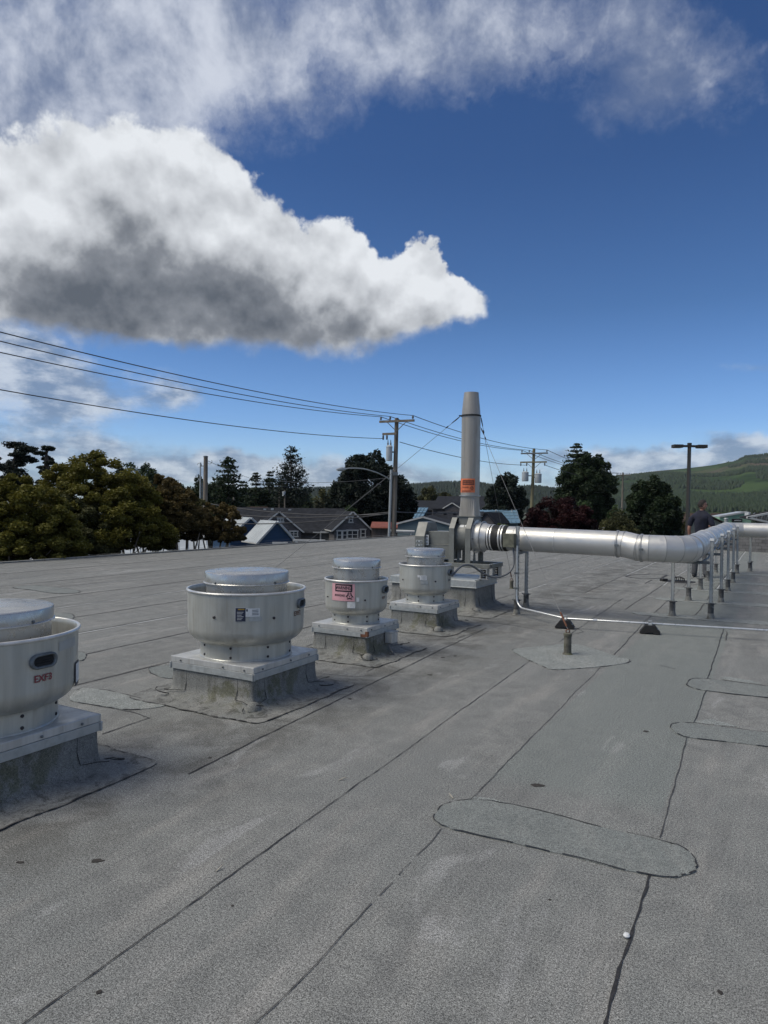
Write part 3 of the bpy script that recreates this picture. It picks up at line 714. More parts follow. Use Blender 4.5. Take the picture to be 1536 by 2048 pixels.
# fan 2
k2.decal('safety_label', M['navyink'], 471,1216,491,1243); lb = k2.decal('label_border', M['white'], 470.4,1215.4,491.2,1243.4, lift=.0008)
for yy in range(6): k2.decal('text_line', M['white'], 474,1224+yy*3,487-(yy % 3)*2,1224.8+yy*3, lift=.0025, parent=lb)
k2.decal('caution_stripe', M['yellow'], 476,1217.5,489,1220, lift=.0025, parent=lb)
lb = k2.decal('rating_label', M['white'], 491,1217,519.5,1233, lift=.0012)
for yy in range(4): k2.decal('text_line', M['galvd'], 504,1220+yy*3,517,1220.7+yy*3, lift=.0022, parent=lb)
k2.decal('approval_mark', M['navyink'], 492.5,1218.5,495.5,1223, lift=.0022, parent=lb)
k2.decal('name_plate', M['galv'], 498,1234,524,1242)
k2.text('EXF2', .052, 595,1226.5, M['rust'])
for x, y in ((428,1234.7),(548,1236)): k2.screw(x, y, .011)
oval(k2, *vent_oval(k2, 581,1197,610,1214)[:2], .155, .078)
# fan 1
k1.text('EXF3', .052, 87,1356, M['redink'])
a1, z1 = cylhit(87,1321,k1.c,k1.R); oval(k1, a1, z1, .165, .082)
lb = k1.decal('safety_label', M['navyink'], 150,1326,158,1362); k1.decal('caution_stripe', M['white'], 151,1328,157,1331, lift=.003, parent=lb)
for yy in range(4): k1.decal('text_line', M['white'], 151,1336+yy*6,157,1337.5+yy*6, lift=.003, parent=lb)
k1.decal('sticker_strip', M['galv'], 118,1284,150,1290)
# fan 3
lb = k3.decal('warning_sign', M['pink'], 665,1165.5,709.5,1203)
a3, z3 = cylhit(686.5,1176,k3.c,k3.R)
def frame(k, a, z, w, h, t, m, parent, lift=.003):
    vs = []; fs = []
    for (x0,y0,x1,y1) in ((-w/2,h/2-t,w/2,h/2),(-w/2,-h/2,w/2,-h/2+t),(-w/2,-h/2+t,-w/2+t,h/2-t),(w/2-t,-h/2+t,w/2,h/2-t)):
        n = 6; 
        for i in range(n):
            o = len(vs); xa = x0+(x1-x0)*i/n; xb = x0+(x1-x0)*(i+1)/n
            vs += [(xa,y0),(xb,y0),(xb,y1),(xa,y1)]; fs.append((o,o+1,o+2,o+3))
    k.shape(vs, fs, a, z, m, lift, 'sign_frame', parent)
sc3 = 7.36/FPX
frame(k3, a3, z3, 38*sc3, 15*sc3, 2.6*sc3, M['ink'], lb)
k3.text('WARNING', .051, 686.5,1176, M['ink'], name='lettering', parent=lb, stretch=.72, lift=.0035)
k3.text('BIOHAZARD', .031, 679.5,1190.5, M['ink'], parent=lb, stretch=.70, lift=.0035)
bv, bf = biohazard(); a3b, z3b = cylhit(699,1192.5,k3.c,k3.R); k3.shape([(x*.066, y*.066) for x, y in bv], bf, a3b, z3b, M['ink'], .003, 'hazard_symbol', lb)
k3.decal('approval_mark', M['white'], 713,1195,718.5,1203.5); k3.decal('rating_label', M['white'], 694.5,1204,710.5,1216.5); k3.screw(730,1200.5, .010); k3.screw(655.5,1193, .008)
k3.text('EXF1', .036, 768,1195, M['rust'])
oval(k3, *vent_oval(k3, 758,1172,776,1185)[:2], .145, .080)
# fan 4
lb = k4.decal('rating_label', M['white'], 840,1151,853.5,1160.5); k4.decal('approval_mark', M['white'], 835,1150,839.5,1155); k4.decal('name_plate', M['galv'], 841,1162,856,1168)
for yy in range(3): k4.decal('text_line', M['galvd'], 842,1153+yy*2.4,852,1153.7+yy*2.4, lift=.003, parent=lb)
k4.screw(871,1163,.011); k4.screw(806,1159,.009)
oval(k4, *vent_oval(k4, 893,1138,905,1151)[:2], .145, .080)
k4.decal('faint_lettering', M['galvd'], 897,1158,901,1161)
# rusty corner and switch box on the third curb
mb = MB(); mb.box((.337,-.337,.268), (.03,.03,.05)); t3 = [o for o in COL.objects if o.name.startswith('roof_curb') and 'pink' in o.get('label','')][0]
mb.box((.30,-.3445,.25),(.07,.006,.03)); mb.build('rust_patch', M['rust'], t3)
mb = MB(); mb.box((.385,.10,.175), (.09,.13,.11)); jb = bevel(mb.build('switch_box', M['plate'], t3), .006); MB().box((.385,.10,.235),(.10,.14,.010)).build('box_lid', M['galv'], jb); MB().tube([(.39,.06,.12),(.40,.04,.07),(.46,0,.03)], .010, 8).build('cable_stub', M['flex'], jb)
# dry grass stalk caught under the nearest curb flange
p0 = G(60,1535,.24); 
# ------------------------------------------------------------------ stack curb and stack fan
def tL(px, O, D):                       # parameter along a plan line O + t*D seen at pixel column px (near horizon)
    d = ray(px, 1080); k = d.x/d.y
    return (k*O.y - O.x)/(D.x - k*D.y)
S0 = Vector((1.335,11.05,0)); ZP = 1.112
SC = Vector((.955,11.22,0))
tc_ = curb('large metal capped curb carrying the exhaust stack', SC, .71, .43, .46, .375, 5, 'skirt_clean', .26, .12, gal=False, grp='membrane flashed curbs under the fans')
cp = MB(); cp.box((0,0,.425), (1.45,.89,.10)); cp.box((0,0,.479), (1.40,.84,.008)); cp.box((0,0,.372),(1.47,.91,.012))
bevel(cp.build('metal_cap', M['galv'], tc_), .004)
sf = thing('stack_fan', 'grey-green belt driven exhaust fan with tall round discharge stack and orange warning sign', 'exhaust stack', (S0.x, S0.y, .484), -YAW)
zb = .484; Zp = ZP-zb
AXV = (Vector((0,1,0)), Vector((0,0,1)), Vector((1,0,0)))      # lathe axis along local x (v)
fr = MB()                               # skid rails
for y in (-.26,.26): fr.box((-.05,y,.20), (1.0,.07,.06))
for x in (-.53,.43): fr.box((x,0,.20), (.06,.45,.06))
bevel(fr.build('base_rail', M['paint'], sf), .004)
for x, y in ((.36,-.27),(.36,.27),(-.45,-.27),(-.45,.27)):     # caged spring mounts
    iso = MB(); 
    for dx in (-.05,.05): iso.box((x+dx,y,.088), (.018,.10,.165))
    iso.box((x,y,.012), (.16,.13,.012)); iso.box((x,y,.160), (.12,.11,.012))
    io = iso.build('spring_mount', M['band'], sf)
    sp = [Vector((x+.026*cos(a*2*pi), y+.026*sin(a*2*pi), .02+.13*a/5)) for a in [i/12 for i in range(61)]]
    MB().tube(sp, .007, 6).build('spring', M['rubber'], io)
def sideplate(x, w=.055):
    mb = MB(); hw = .27; top = .915; ch = .16
    out = [(-hw,.17),(-hw,top-ch),(-hw+ch*.75,top),(hw-ch*.75,top),(hw,top-ch),(hw,.17)]
    # flange strip following the outline
    for (a, b) in zip(out[:-1], out[1:]):
        a = Vector((x, a[0], a[1])); b = Vector((x, b[0], b[1])); d = (b-a); L = d.length; d.normalize(); n = d.cross(Vector((1,0,0)))
        mb.box((a+b)/2, (L+.01, .085, .012), ax=(d, Vector((1,0,0)), n))
    o = mb.build('side_frame', M['paint'], sf)
    mb = MB(); cx = [(x-.006, y, z) for y, z in out[:]]
    # web with the round housing opening
    n = 40; R0 = .215; inner = [(x, R0*cos(2*pi*i/n), Zp+R0*sin(2*pi*i/n)) for i in range(n)]
    def outer(a):
        c, s = cos(a), sin(a); best = 9
        P2 = out + [out[0]]
        for (p, q) in zip(P2[:-1], P2[1:]):
            ex, ey = q[0]-p[0], q[1]-p[1]; den = c*ey - s*ex
            if abs(den) < 1e-9: continue
            px_, py_ = p[0], p[1]-Zp
            t = (px_*ey - py_*ex)/den; k = (px_*s - py_*c)/den
            if t > 0 and -1e-6 <= k <= 1+1e-6: best = min(best, t)
        return best
    low = []
    vs = inner + [(x, outer(2*pi*i/n)*cos(2*pi*i/n), Zp+outer(2*pi*i/n)*sin(2*pi*i/n)) for i in range(n)]
    fs = []
    for i in range(n):
        j = (i+1) % n; a = (i+.5)/n*360
        if 232 < a < 262 or 278 < a < 308: continue      # openings beside the Y shaped strut
        fs.append((i, j, n+j, n+i))
    mb.add(vs, fs); mb.build('web', M['paint'], o); return o
sideplate(-.185); sideplate(.085)
hs = MB().lathe([(.20,-.21),(.222,-.20),(.222,.095),(.20,.11)], 48, (0,0,Zp), AXV).build('fan_housing', M['paint'], sf)
hk = MB(); 
for (a0, a1, x0, x1) in ((100,118,-.10,-.03),(118,140,-.14,.04),(140,158,-.09,.015),(104,116,-.015,.03)):
    vs = []; 
    for i in range(7):
        a = radians(a0+(a1-a0)*i/6+ 30); 
        for xx in (x0, x1): vs.append((xx, -.2245*sin(a-radians(0))*1.0 if False else -.2245*cos(radians(90)-a), Zp+.2245*sin(radians(90)-a)*-1 if False else Zp-.2245*cos(a)))
    hk.add(vs, [(2*i, 2*i+1, 2*i+3, 2*i+2) for i in range(6)], True)
hk.build('data_sticker', M['white'], hs)
# shaft cover and belt guard on the left
bx = MB(); bx.box((-.42,-.02,.60), (.44,.34,.20)); bx.box((-.42,-.02,.38), (.44,.36,.22)); bx.box((-.42,-.02,.495),(.452,.372,.012)); bevel(bx.build('shaft_cover', M['paint'], sf), .006)
g = [(-.30,.20),(-.30,.62),(-.18,.84),(.12,.84),(.26,.62),(.26,.20)]
gd = MB(); gd.extr([(-.80,y,z) for y, z in g], (.17,0,0)); gd = bevel(gd.build('belt_guard', M['paint'], sf), .008)
for z, y in ((.54,-.301),(.48,-.301)):
    mb = MB(); mb.box((-.72,y,z),(.11,.006,.035)); o = mb.build('guard_slot', M['galv'], gd)
    for dx in (-.03,.03): MB().disc((-.72+dx,y-.003,z), .010, (0,-1,0), 8, .004).build('slot_hole', M['dark'], o)
mb = MB(); mb.box((-.612,-.235,.56), (.045,.02,.16), rz=.2); tg = mb.build('slide_plate', M['white'], sf)
for z in (.51,.56,.61): MB().disc((-.612,-.247,z), .010, (0,-1,0), 8, .004).build('slot_hole', M['dark'], tg)
mt = MB(); mt.lathe([(.0005,-.17),(.10,-.17),(.11,-.14),(.11,.10),(.09,.15),(.0005,.15)], 24, (-.42,.16,.36), AXV); mt.build('motor', M['paint'], sf)
# inlet side
inl = MB().lathe([(.255,.11),(.26,.115),(.26,.135),(.22,.14),(.225,.16),(.222,.24),(.190,.34),(.184,.40)], 48, (0,0,Zp), AXV).build('inlet_cone', M['duct'], sf)
MB().lathe([(.232,.225),(.240,.228),(.240,.240),(.230,.243)], 48, (0,0,Zp), AXV).build('inlet_flange', M['band'], inl)
for k in range(14):
    a = k*2*pi/14+.1; MB().disc((.141,.243*cos(a),Zp+.243*sin(a)), .010, (1,0,0), 8, .008).build('flange_bolt', M['galvd'], inl) if k % 2 else None
# outlet box, square to round, stack
z0 = 1.42-zb; z1 = 1.745-zb
ob = MB(); ob.box((0,0,z0-.06), (.255,.27,.13)); ob.box((0,0,z0+.004),(.31,.31,.012)); bevel(ob.build('outlet_box', M['paint'], sf), .003)
tr = MB(); n = 32; sq = []
for i in range(n):
    a = 2*pi*i/n; c_, s_ = cos(a), sin(a); k = .128/max(abs(c_), abs(s_)); sq.append((c_*k, s_*k, z0+.012))
rd = [(.146*cos(2*pi*i/n), .146*sin(2*pi*i/n), z1) for i in range(n)]
tr.add(sq+rd, [(i, (i+1) % n, n+(i+1) % n, n+i) for i in range(n)]); tr.build('square_to_round', M['steel'], sf)
zz = 3.00-zb; zt = 3.345-zb
st = MB(); st.lathe([(.150,z1-.006),(.150,z1+.01),(.144,z1+.012),(.144,(z1+zz)/2),(.144,zz)], 10*6, (0,0,0)); st = st.build('stack_tube', M['steel'], sf)
MB().lathe([(.150,z1-.012),(.166,z1-.010),(.166,z1+.010),(.150,z1+.012)], 48).build('stack_flange', M['band'], st)
for a in (-1.9,-.9,.3): MB().tube([(.145*cos(a),.145*sin(a),z1+.02),(.145*cos(a),.145*sin(a),zz-.02)], .0022, 4).build('stack_seam', M['band'], st)
MB().lathe([(.146,zz),(.141,zz+.06),(.112,zt),(.108,zt),(.135,zz+.06),(.138,zz-.2)], 48).build('nozzle', M['steel'], sf)
gb = MB().lathe([(.146,zz-.028),(.156,zz-.026),(.156,zz-.006),(.146,zz-.004)], 48).build('guy_band', M['rubber'], sf)
LUG = []
for a in (radians(-178)+YAW*1, radians(-62), radians(62)):
    d = Vector((cos(a), sin(a), 0)); MB().box(d*.165+Vector((0,0,zz-.016)), (.05,.010,.022), rz=a).build('lug', M['rubber'], gb)
    dw = Vector((cos(a-YAW), sin(a-YAW), 0)); LUG.append(S0 + dw*.185 + Vector((0,0,zz-.016+zb)))
ks = FanKit(sf, S0, .144, zb)
lb = ks.decal('warning_sign', M['orange'], 922.0,957.5,949.5,985, lift=.003)
aw, zw_ = cylhit(936,965,S0,.144); s9 = 10.9/FPX
frame(ks, aw, zw_, 25*s9, 9.0*s9, 1.3*s9, M['ink'], lb, .0075)
ks.text('WARNING', .050, 936,965, M['ink'], parent=lb, stretch=.66, lift=.008)
ks.text('BIOHAZARD', .027, 931,974.5, M['ink'], parent=lb, stretch=.72, lift=.008)
ab, zb_ = cylhit(943.5,976,S0,.144); ks.shape([(x*.050, y*.050) for x, y in bv], bf, ab, zb_, M['ink'], .008, 'hazard_symbol', lb)
for q in range(2): ks.decal('text_line', M['ink'], 924,981+q*1.6,946-q*5,981.5+q*1.6, lift=.0075, parent=lb)

# ------------------------------------------------------------------ exhaust duct
O1 = Vector((S0.x, S0.y, 0))
def D1(t, z=None):
    zz_ = ZP + (1.080-ZP)*t/2.2 if z is None else z; return O1 + V*t + Vector((0,0,zz_))
OR = (G(1344.4,1232.5)+G(1421.3,1238))/2; OR.z = 0
fl = G(1474,1147.5); 
far_c = fl - V*.25; far_c.z = 0; DR = (far_c-OR).normalized()        # direction of the run
duct = thing('exhaust_duct', 'long shiny round duct on strut legs running from the stack round a bend', 'duct', (O1.x, O1.y, 0))
def dpart(name, pts, r, m='duct', seg=48, caps=False, parent=None):
    return MB().tube(pts, r, seg, caps).build(name, M[m], parent or duct, world=True if parent is None else False)
def ringat(name, p, d, r, w, m='band', lift=.012):
    d = d.normalized(); a = Vector((0,0,1)); x = d.cross(a).normalized(); y = d.cross(x)
    mb = MB(); mb.lathe([(r,-w/2),(r+lift,-w/2),(r+lift*1.15,0),(r+lift,w/2),(r,w/2)], 48, p, (x, y, d)); return mb.build(name, M[m], duct, world=True)
tp = lambda px: tL(px, O1, V)
t0, t1 = .40, tp(1236)
dpart('duct_section', [D1(t0), D1(tp(1032))], .184)
# flexible connector with clamp bands
fx = tp(978), tp(1018)
dpart('flexible_connector', [D1(fx[0]), D1(fx[0]+.02), D1((fx[0]+fx[1])/2), D1(fx[1]-.02), D1(fx[1])], [.190,.196,.199,.196,.190], 'rubber')
for px in (982.5, 988, 1004.5, 1010): ringat('clamp_band', D1(tp(px)), V, .196, .022, 'bead', .006)
dpart('duct_section', [D1(tp(1032)), D1(tp(1112))], .180); dpart('duct_section', [D1(tp(1112)), D1(tp(1236))], .179)
for px in (960,): ringat('duct_seam', D1(tp(px)), V, .184, .010, 'bead', .004)
ringat('duct_seam', D1(tp(1040)), V, .180, .008, 'band', .003); ringat('duct_seam', D1(tp(1112)), V, .180, .014, 'bead', .003)
t2 = tp(1285); tb = tp(1249); tm = tp(1277)
sh = -U*.04
pA = D1(t1); pB = D1(tb); pC = D1(tm, 1.040)+sh; pD = D1(t2, 1.038)+sh
ringat('duct_seam', pB, V, .180, .006, 'band', .003); ringat('duct_seam', pC, V, .181, .006, 'band', .003)
ringat('clamp_band', pA, V, .180, .030); ringat('clamp_band', pD, V, .182, .030)
for p in (pA, pD): 
    mb = MB(); mb.box(p - U*.205 + Vector((0,0,-.01)) + V*.02, (.05,.03,.03), rz=-YAW); mb.build('clamp_bolt', M['galvd'], duct, world=True)
# mitred elbow
ZR = 1.025
OL = pD.copy(); OL.z = 0
den = V.x*DR.y - V.y*DR.x; dx, dy = OR.x-OL.x, OR.y-OL.y
tt = (dx*DR.y - dy*DR.x)/den; K = OL + V*tt
RB = .46
th = math.acos(max(-1, min(1, V.dot(DR)))); Lt = RB*tan(th/2)
E0 = K - V*Lt; E1 = K + DR*Lt
nrm = (U - V*U.dot(V)).normalized(); cen = E0 + nrm*RB
pts = []; ng = 4
for i in range(ng+1):
    a = th*i/ng; pts.append(cen + V*(RB*sin(a)) - nrm*(RB*cos(a)) + Vector((0,0,1.038+(ZR-1.038)*i/ng)))
def mitred(ptl, r, names='elbow_gore', m='duct'):
    """each straight piece ends on the mitre plane it shares with the next"""
    for i in range(len(ptl)-1):
        a, b = ptl[i], ptl[i+1]; d = (b-a).normalized()
        na = d if i == 0 else (d + (a-ptl[i-1]).normalized()).normalized(); nb = d if i == len(ptl)-2 else (d + (ptl[i+2]-b).normalized()).normalized()
        x = d.cross(Vector((0,0,1))).normalized(); y = d.cross(x); seg = 48; vs = []
        for (p, nn) in ((a, na), (b, nb)):
            for j in range(seg):
                q = 2*pi*j/seg; off = (x*cos(q) + y*sin(q))*r; off = off - d*(off.dot(nn)/d.dot(nn)); vs.append(p+off)
        MB().add(vs, [(j, (j+1) % seg, seg+(j+1) % seg, seg+j) for j in range(seg)], True).build(names, M[m], duct, world=True)
        # standing seam
        x2 = nb.cross(Vector((0,0,1))).normalized(); y2 = nb.cross(x2)
        if i < len(ptl)-2: MB().lathe([(r,-.004),(r+.004,-.004),(r+.004,.004),(r,.004)], 48, b, (x2, y2, nb)).build('duct_seam', M['band'], duct, world=True)
elb = [pD, E0 + Vector((0,0,1.038))] + pts[1:] + [E1 + DR*.05 + Vector((0,0,ZR))]
mitred(elb, .183)
mitred([pA, pB, pC, pD], .181, 'duct_section')
def DRp(s, z=None): return OR + DR*s + Vector((0,0,(ZR + (1.06-ZR)*s/8 if z is None else z)))
s0 = (E1 + DR*.05 - OR).dot(DR); sEnd = (far_c-OR).length + .35
ringat('clamp_band', DRp(s0+.01), DR, .183, .035)
s = s0; k = 0; rv = .181
while s < sEnd-.5:
    e = min(s+1.2, sEnd-.35); dpart('duct_section', [DRp(s), DRp(e)], rv)
    ringat('clamp_band' if k % 2 else 'duct_seam', DRp(e), DR, rv, .035 if k % 2 else .012, 'bead', .012 if k % 2 else .004); 
    ringat('duct_seam', DRp(s+.55), DR, rv, .008, 'band', .003)
    s = e; k += 1
# silvery stickers on the crown of the run
for (sa, sb, w) in ((.55,.80,.9),(1.0,1.12,.5),(1.3,1.6,.9)):
    x = Vector((-DR.y, DR.x, 0)); vs = []
    for i in range(7):
        a = radians(38 + 62*w*i/6 - 25*w); off = (-x*cos(a) + Vector((0,0,1))*sin(a))*(rv+.003)
        vs += [DRp(sa)+off, DRp(sb)+off]
    MB().add(vs, [(2*i, 2*i+1, 2*i+3, 2*i+2) for i in range(6)], True).build('data_sticker', M['white'], duct, world=True)
K2 = DRp(sEnd); fe = [DRp(s), K2 - DR*.33]
c2 = K2 - DR*.33; m1 = K2 - DR*.12 + V*.10; m2 = K2 + V*.33
mitred([DRp(s), c2, m1, m2, K2 + V*.45], rv)
ZE = K2.z
for i in range(4):
    a = K2 + V*(.45+i*1.3); b = K2 + V*(.45+(i+1)*1.3); dpart('duct_section', [a, b], rv); ringat('clamp_band', b, V, rv, .03, 'bead', .008)
ringat('clamp_band', c2, DR, rv, .035, 'bead')
# ------------------------------------------------------------------ support frames
def leg_mb(p, ztop, boot=.22, perf=True):
    out = []
    mb = MB(); mb.box((p.x, p.y, (boot-.02+ztop)/2), (.045,.045,ztop-boot+.02), rz=-YAW)
    return mb
def support(name_label, pl, pr, ztop, zbar, capped=True, both=False, zl=None, boot=.22, group='strut frames holding up the duct'):
    mid = (pl+pr)/2; t = thing('duct_support', name_label, 'support frame', (mid.x, mid.y, 0), -YAW, group)
    R_ = Matrix.Rotation(YAW, 3, 'Z')
    for idx, (p, zt_) in enumerate(((pl, zl or zbar), (pr, ztop))):
        if p is None: continue
        q = R_ @ (p-mid); 
        mb = MB()      # open strut channel: three walls with slots on the side
        mb.box((q.x-.020,q.y,(boot+zt_)/2), (.005,.045,zt_-boot)); mb.box((q.x+.020,q.y,(boot+zt_)/2), (.005,.045,zt_-boot)); mb.box((q.x,q.y+.020,(boot+zt_)/2), (.036,.005,zt_-boot)); mb.box((q.x,q.y-.015,(boot+zt_)/2), (.030,.004,zt_-boot))
        lg = mb.build('leg', M['galv'], t)
        sl_ = MB(); n = int((zt_-boot)/.06)
        for k in range(n): sl_.box((q.x+.0235,q.y,boot+.03+k*.06), (.002,.014,.030)); sl_.box((q.x-.0235,q.y,boot+.03+k*.06), (.002,.014,.030))
        sl_.build('slots', M['dark'], lg)
        bt = MB().lathe([(.056,.006),(.046,.03),(.041,.09),(.041,boot-.012),(.047,boot-.010),(.047,boot+.008),(.020,boot+.012)], 20, (q.x,q.y,0)); bo = bt.build('boot', M['rubber2'], t)
        MB().lathe([(.085,.004),(.056,.012),(.045,.06),(.043,.085)], 20, (q.x,q.y,0)).build('boot_base', M['skirt_clean'], bo)
        MB().box((q.x,q.y,boot+.002),(.14,.012,.014)).build('boot_clamp', M['galvd'], bo)
        if capped and idx == 1: MB().box((q.x,q.y,zt_+.014),(.058,.058,.034)).build('end_cap', M['white'], lg)
    qa, qb = R_ @ (pl-mid), R_ @ (pr-mid)
    mb = MB(); mb.box(((qa.x+qb.x)/2, (qa.y+qb.y)/2-.0, zbar), ((qb-qa).length-.052, .042, .042), rz=atan2((qb-qa).y, (qb-qa).x)); mb.build('crossbar', M['galvd'], t)
    return t
M['rubber2'] = mat('boot_coating', (.06,.062,.062), .8, nscale=26, namt=.4, tint2=(.17,.17,.165), t2=(.5,.62), t2scale=10)
lefts = [G(1344.4,1232.5), G(1377,1201.7), G(1400.8,1179.7), None, G(1431.6,1146)]
rights = [G(1421.3,1238), G(1442,1205), G(1455.4,1182.7), G(1466,1165.8), G(1474,1147.5)]
nm = ['nearest of the duct frames along the run, at the bend', 'second duct frame from the bend, beyond the nearest one', 'third duct frame from the bend, by the standing man', 'fourth duct frame from the bend, nearly hidden behind the others', 'farthest frame of the run, where the duct turns right']
for i in range(5):
    l = lefts[i] if lefts[i] is not None else rights[i] - V*.5; l.z = 0; rights[i].z = 0
    support('galvanised strut frame, '+nm[i], l, rights[i], 1.13+.006*i, ZR-.185-.03+.006*i, zl=ZR-.19+.006*i)
    c = (l+rights[i])/2
    w = [.16,.2,.2,.2,.2][i]
    pts = [l - V*.35 - U*w, l - V*.42 + U*w*.9, rights[i] + V*1.0 + U*w, rights[i] + V*(1.05 + .1*(i % 2)) - U*w, rights[i] + V*.3 - U*w*1.1]
    patch(pts, 'strip patch under a duct frame', 'pale_patch', 'lap', .008, 40+i, raw=True, gap=.5)
    seam([rights[i]+V*.1-U*.5, rights[i]+V*(1.3)-U*.52], .012, 500+i, m='lap')
pe = G(1499.4,1143); support('galvanised strut frame under the duct beyond its far right turn', pe - U*.0 + V*.0 + U*.5, pe, ZE-.17, ZE-.21, capped=True, zl=ZE-.2)
la = Vector((tL(1033,G(1033,1230)-V,V),0,0)); la = G(1033,1230); lbk = G(1052,1216)
support('galvanised strut frame by the black flexible connector near the stack', lbk, la, 1.30, .90, capped=False, zl=.92)
# thin tubing along the outer side of the run
tb_ = thing('tubing', 'thin grey tubing strapped along the legs beside the run of duct', 'tubing', (OR.x, OR.y, 0))
pts = [DRp(.1, .93)+V*.20, DRp(.25, 1.0)+V*.24] + [DRp(s_, 1.06+.02*sin(s_*5))+V*.235 for s_ in [.5+i*.35 for i in range(20)]]
MB().tube(pts, .011, 6).build('tube', M['galv'], tb_, world=True)
pts = [DRp(-.1, .80)+V*.1, DRp(.3, .86)+V*.19, DRp(.9, .95)+V*.20] + [DRp(1.2+i*.4, .93+.03*sin(i*2))+V*.2 for i in range(14)]
MB().tube(pts, .014, 6).build('tube', M['galvd'], tb_, world=True)
# ------------------------------------------------------------------ junction box, flexible whip, conduit
cn = thing('conduit_line', 'galvanised conduit dropping from a box on the duct and running right across the roof', 'conduit', (la.x, la.y, 0))
jx = P(1019,1081,10.35); mb = MB(); mb.box(jx, (.17,.10,.20), rz=-YAW); bevel(mb.build('junction_box', M['boxolive'] if 'boxolive' in M else M.setdefault('boxolive', mat('weathered_box', (.12,.12,.085), .6, nscale=14, namt=.3)), cn, world=True), .006)
a = la - U*.075 + V*.02; c0 = G(1130,1237,.13); c1 = G(1300,1247,.13); dcn = (c1-c0).normalized()
st_ = c0 - dcn*.5; A0 = Vector((a.x, a.y, 0)); 
pt = [Vector((a.x,a.y,1.02)), Vector((a.x,a.y,.30))]
corner = Vector((a.x,a.y,.13)); h_ = Vector((c0.x-a.x, c0.y-a.y, 0)).normalized()
for i in range(1, 8):
    q = pi/2*i/8; pt.append(Vector((a.x,a.y,.30)) + h_*(.17*(1-cos(q))) + Vector((0,0,-.17*sin(q))))
pt += [Vector((a.x,a.y,.13)) + h_*.17, Vector((c0.x,c0.y,.13)), Vector((c1.x,c1.y,.13)), Vector((c1.x,c1.y,.13)) + dcn*3.2]
MB().tube(pt, .0135, 12).build('conduit_pipe', M['conduit'], cn, world=True)
for q in (.55, .0): pass
for p in (Vector((a.x,a.y,.62)), Vector((c0.x,c0.y,.13)), Vector((c1.x,c1.y,.13)), (Vector((c0.x,c0.y,.13))+Vector((c1.x,c1.y,.13)))*.5):
    i = 0
mb = MB(); md = Vector(((c0.x+c1.x)/2-.35, (c0.y+c1.y)/2+.19*0, .13)); md = Vector((c0.x,c0.y,.13)) + dcn*.35; mb.tube([md, md+dcn*.05], .019, 12).build('coupling', M['conduit'], cn, world=True)
for p in (.62,.40): MB().box((a.x,a.y,p), (.07,.03,.025), rz=-YAW).build('conduit_clamp', M['galvd'], cn, world=True)
# flexible whip from the box to the fourth fan
fw = thing('flexible_cable', 'grey liquid-tight cable looping from the duct box to the farthest round fan', 'cable', (jx.x, jx.y, 0))
wp = [(1026,1094,10.35),(1028,1112,10.33),(1027,1130,10.3),(1020,1143,10.25),(1008,1151,10.2),(993,1155,10.1),(978,1152,10.05),(962,1144,10.0),(948,1134,9.9),(937,1130,9.8),(926,1131,9.65),(917,1137,9.5),(909,1146,9.4),(903,1152,9.38)]
wp = [P(*p) for p in wp]
def smooth(pts, n=4):
    out = []
    for i in range(len(pts)-1):
        a, b, c, d = pts[max(i-1,0)], pts[i], pts[i+1], pts[min(i+2, len(pts)-1)]
        for k in range(n):
            t = k/n; out.append(.5*((2*b) + (c-a)*t + (2*a-5*b+4*c-d)*t*t + (3*b-a-3*c+d)*t**3))
    return out + [pts[-1]]
MB().tube(smooth(wp), .015, 10).build('cable_sheath', M['flex'], fw, world=True)
# rubber blocks
for i, (cc, lab) in enumerate(((c0,'black recycled rubber block under the conduit, left one near the guy anchor'),(c1,'black recycled rubber block under the conduit, right one out in the open roof'))):
    t = thing('rubber_block', lab, 'support block', (cc.x, cc.y, 0), -YAW+.15, 'rubber blocks under the conduit')
    mb = MB(); pr = [(-.115,0),(-.125,.02),(-.06,.105),(-.035,.112),(.035,.112),(.06,.105),(.125,.02),(.115,0),(.05,0),(.03,.015),(-.03,.015),(-.05,0)]
    L_ = .13
    mb.extr([(x, -L_/2, z+.004) for x, z in pr], (0,L_,0)); bevel(mb.build('block', M['rubber'], t), .005)
    ch = MB(); ch.box((0,0,.121),(.045,L_*.9,.012)); ch.box((-.02,0,.140),(.005,.03,.05)); ch.box((.02,0,.140),(.005,.03,.05)); ch.box((0,0,.163),(.045,.03,.008)); ch.build('strut_clamp', M['galv'], t)
    MB().box((.093,0,.062),(.012,L_*.8,.014), rz=0).build('reflective_strip', M['galvd'], t)
# ------------------------------------------------------------------ guy anchors and wires
def anchor(px, py, h, r, lab, pipe='grout'):
    g_ = G(px, py); t = thing('anchor_post', lab, 'anchor post', (g_.x, g_.y, 0), 0, 'pipe anchors of the stack guys')
    MB().lathe([(r*1.5,.003),(r*1.25,.012),(r*1.02,.02),(r,.05),(r,h*.5),(r,h-.03)], 20).build('post', M[pipe], t)
    MB().lathe([(r*1.12,h-.035),(r*1.14,h-.008),(r*.9,h),(.001,h+.002)], 20).build('post_cap', M['grout'], t)
    e = arc((0,0,h+.018), Vector((1,0,0)), Vector((0,0,1)), .020, -pi/2, 1.5*pi, 14); MB().tube(e, .006, 6, False).build('eye_bolt', M['rust'], t)
    return Vector((g_.x, g_.y, h+.035))
a1_ = anchor(1135,1309, .235, .040, 'mossy pipe anchor with eye bolt standing on the pale diamond patch')
a2_ = anchor(1023,1177, .16, .035, 'mossy pipe anchor behind the flexible cable near the stack')
gw = lambda px, py, Y: P(px, py, Y)
top_l = S0 + Vector((-.16,.03,zz-.016+zb)); top_r = S0 + Vector((.14,-.09,zz-.20+zb)); top_b = S0 + Vector((.155,.03,zz-.016+zb))
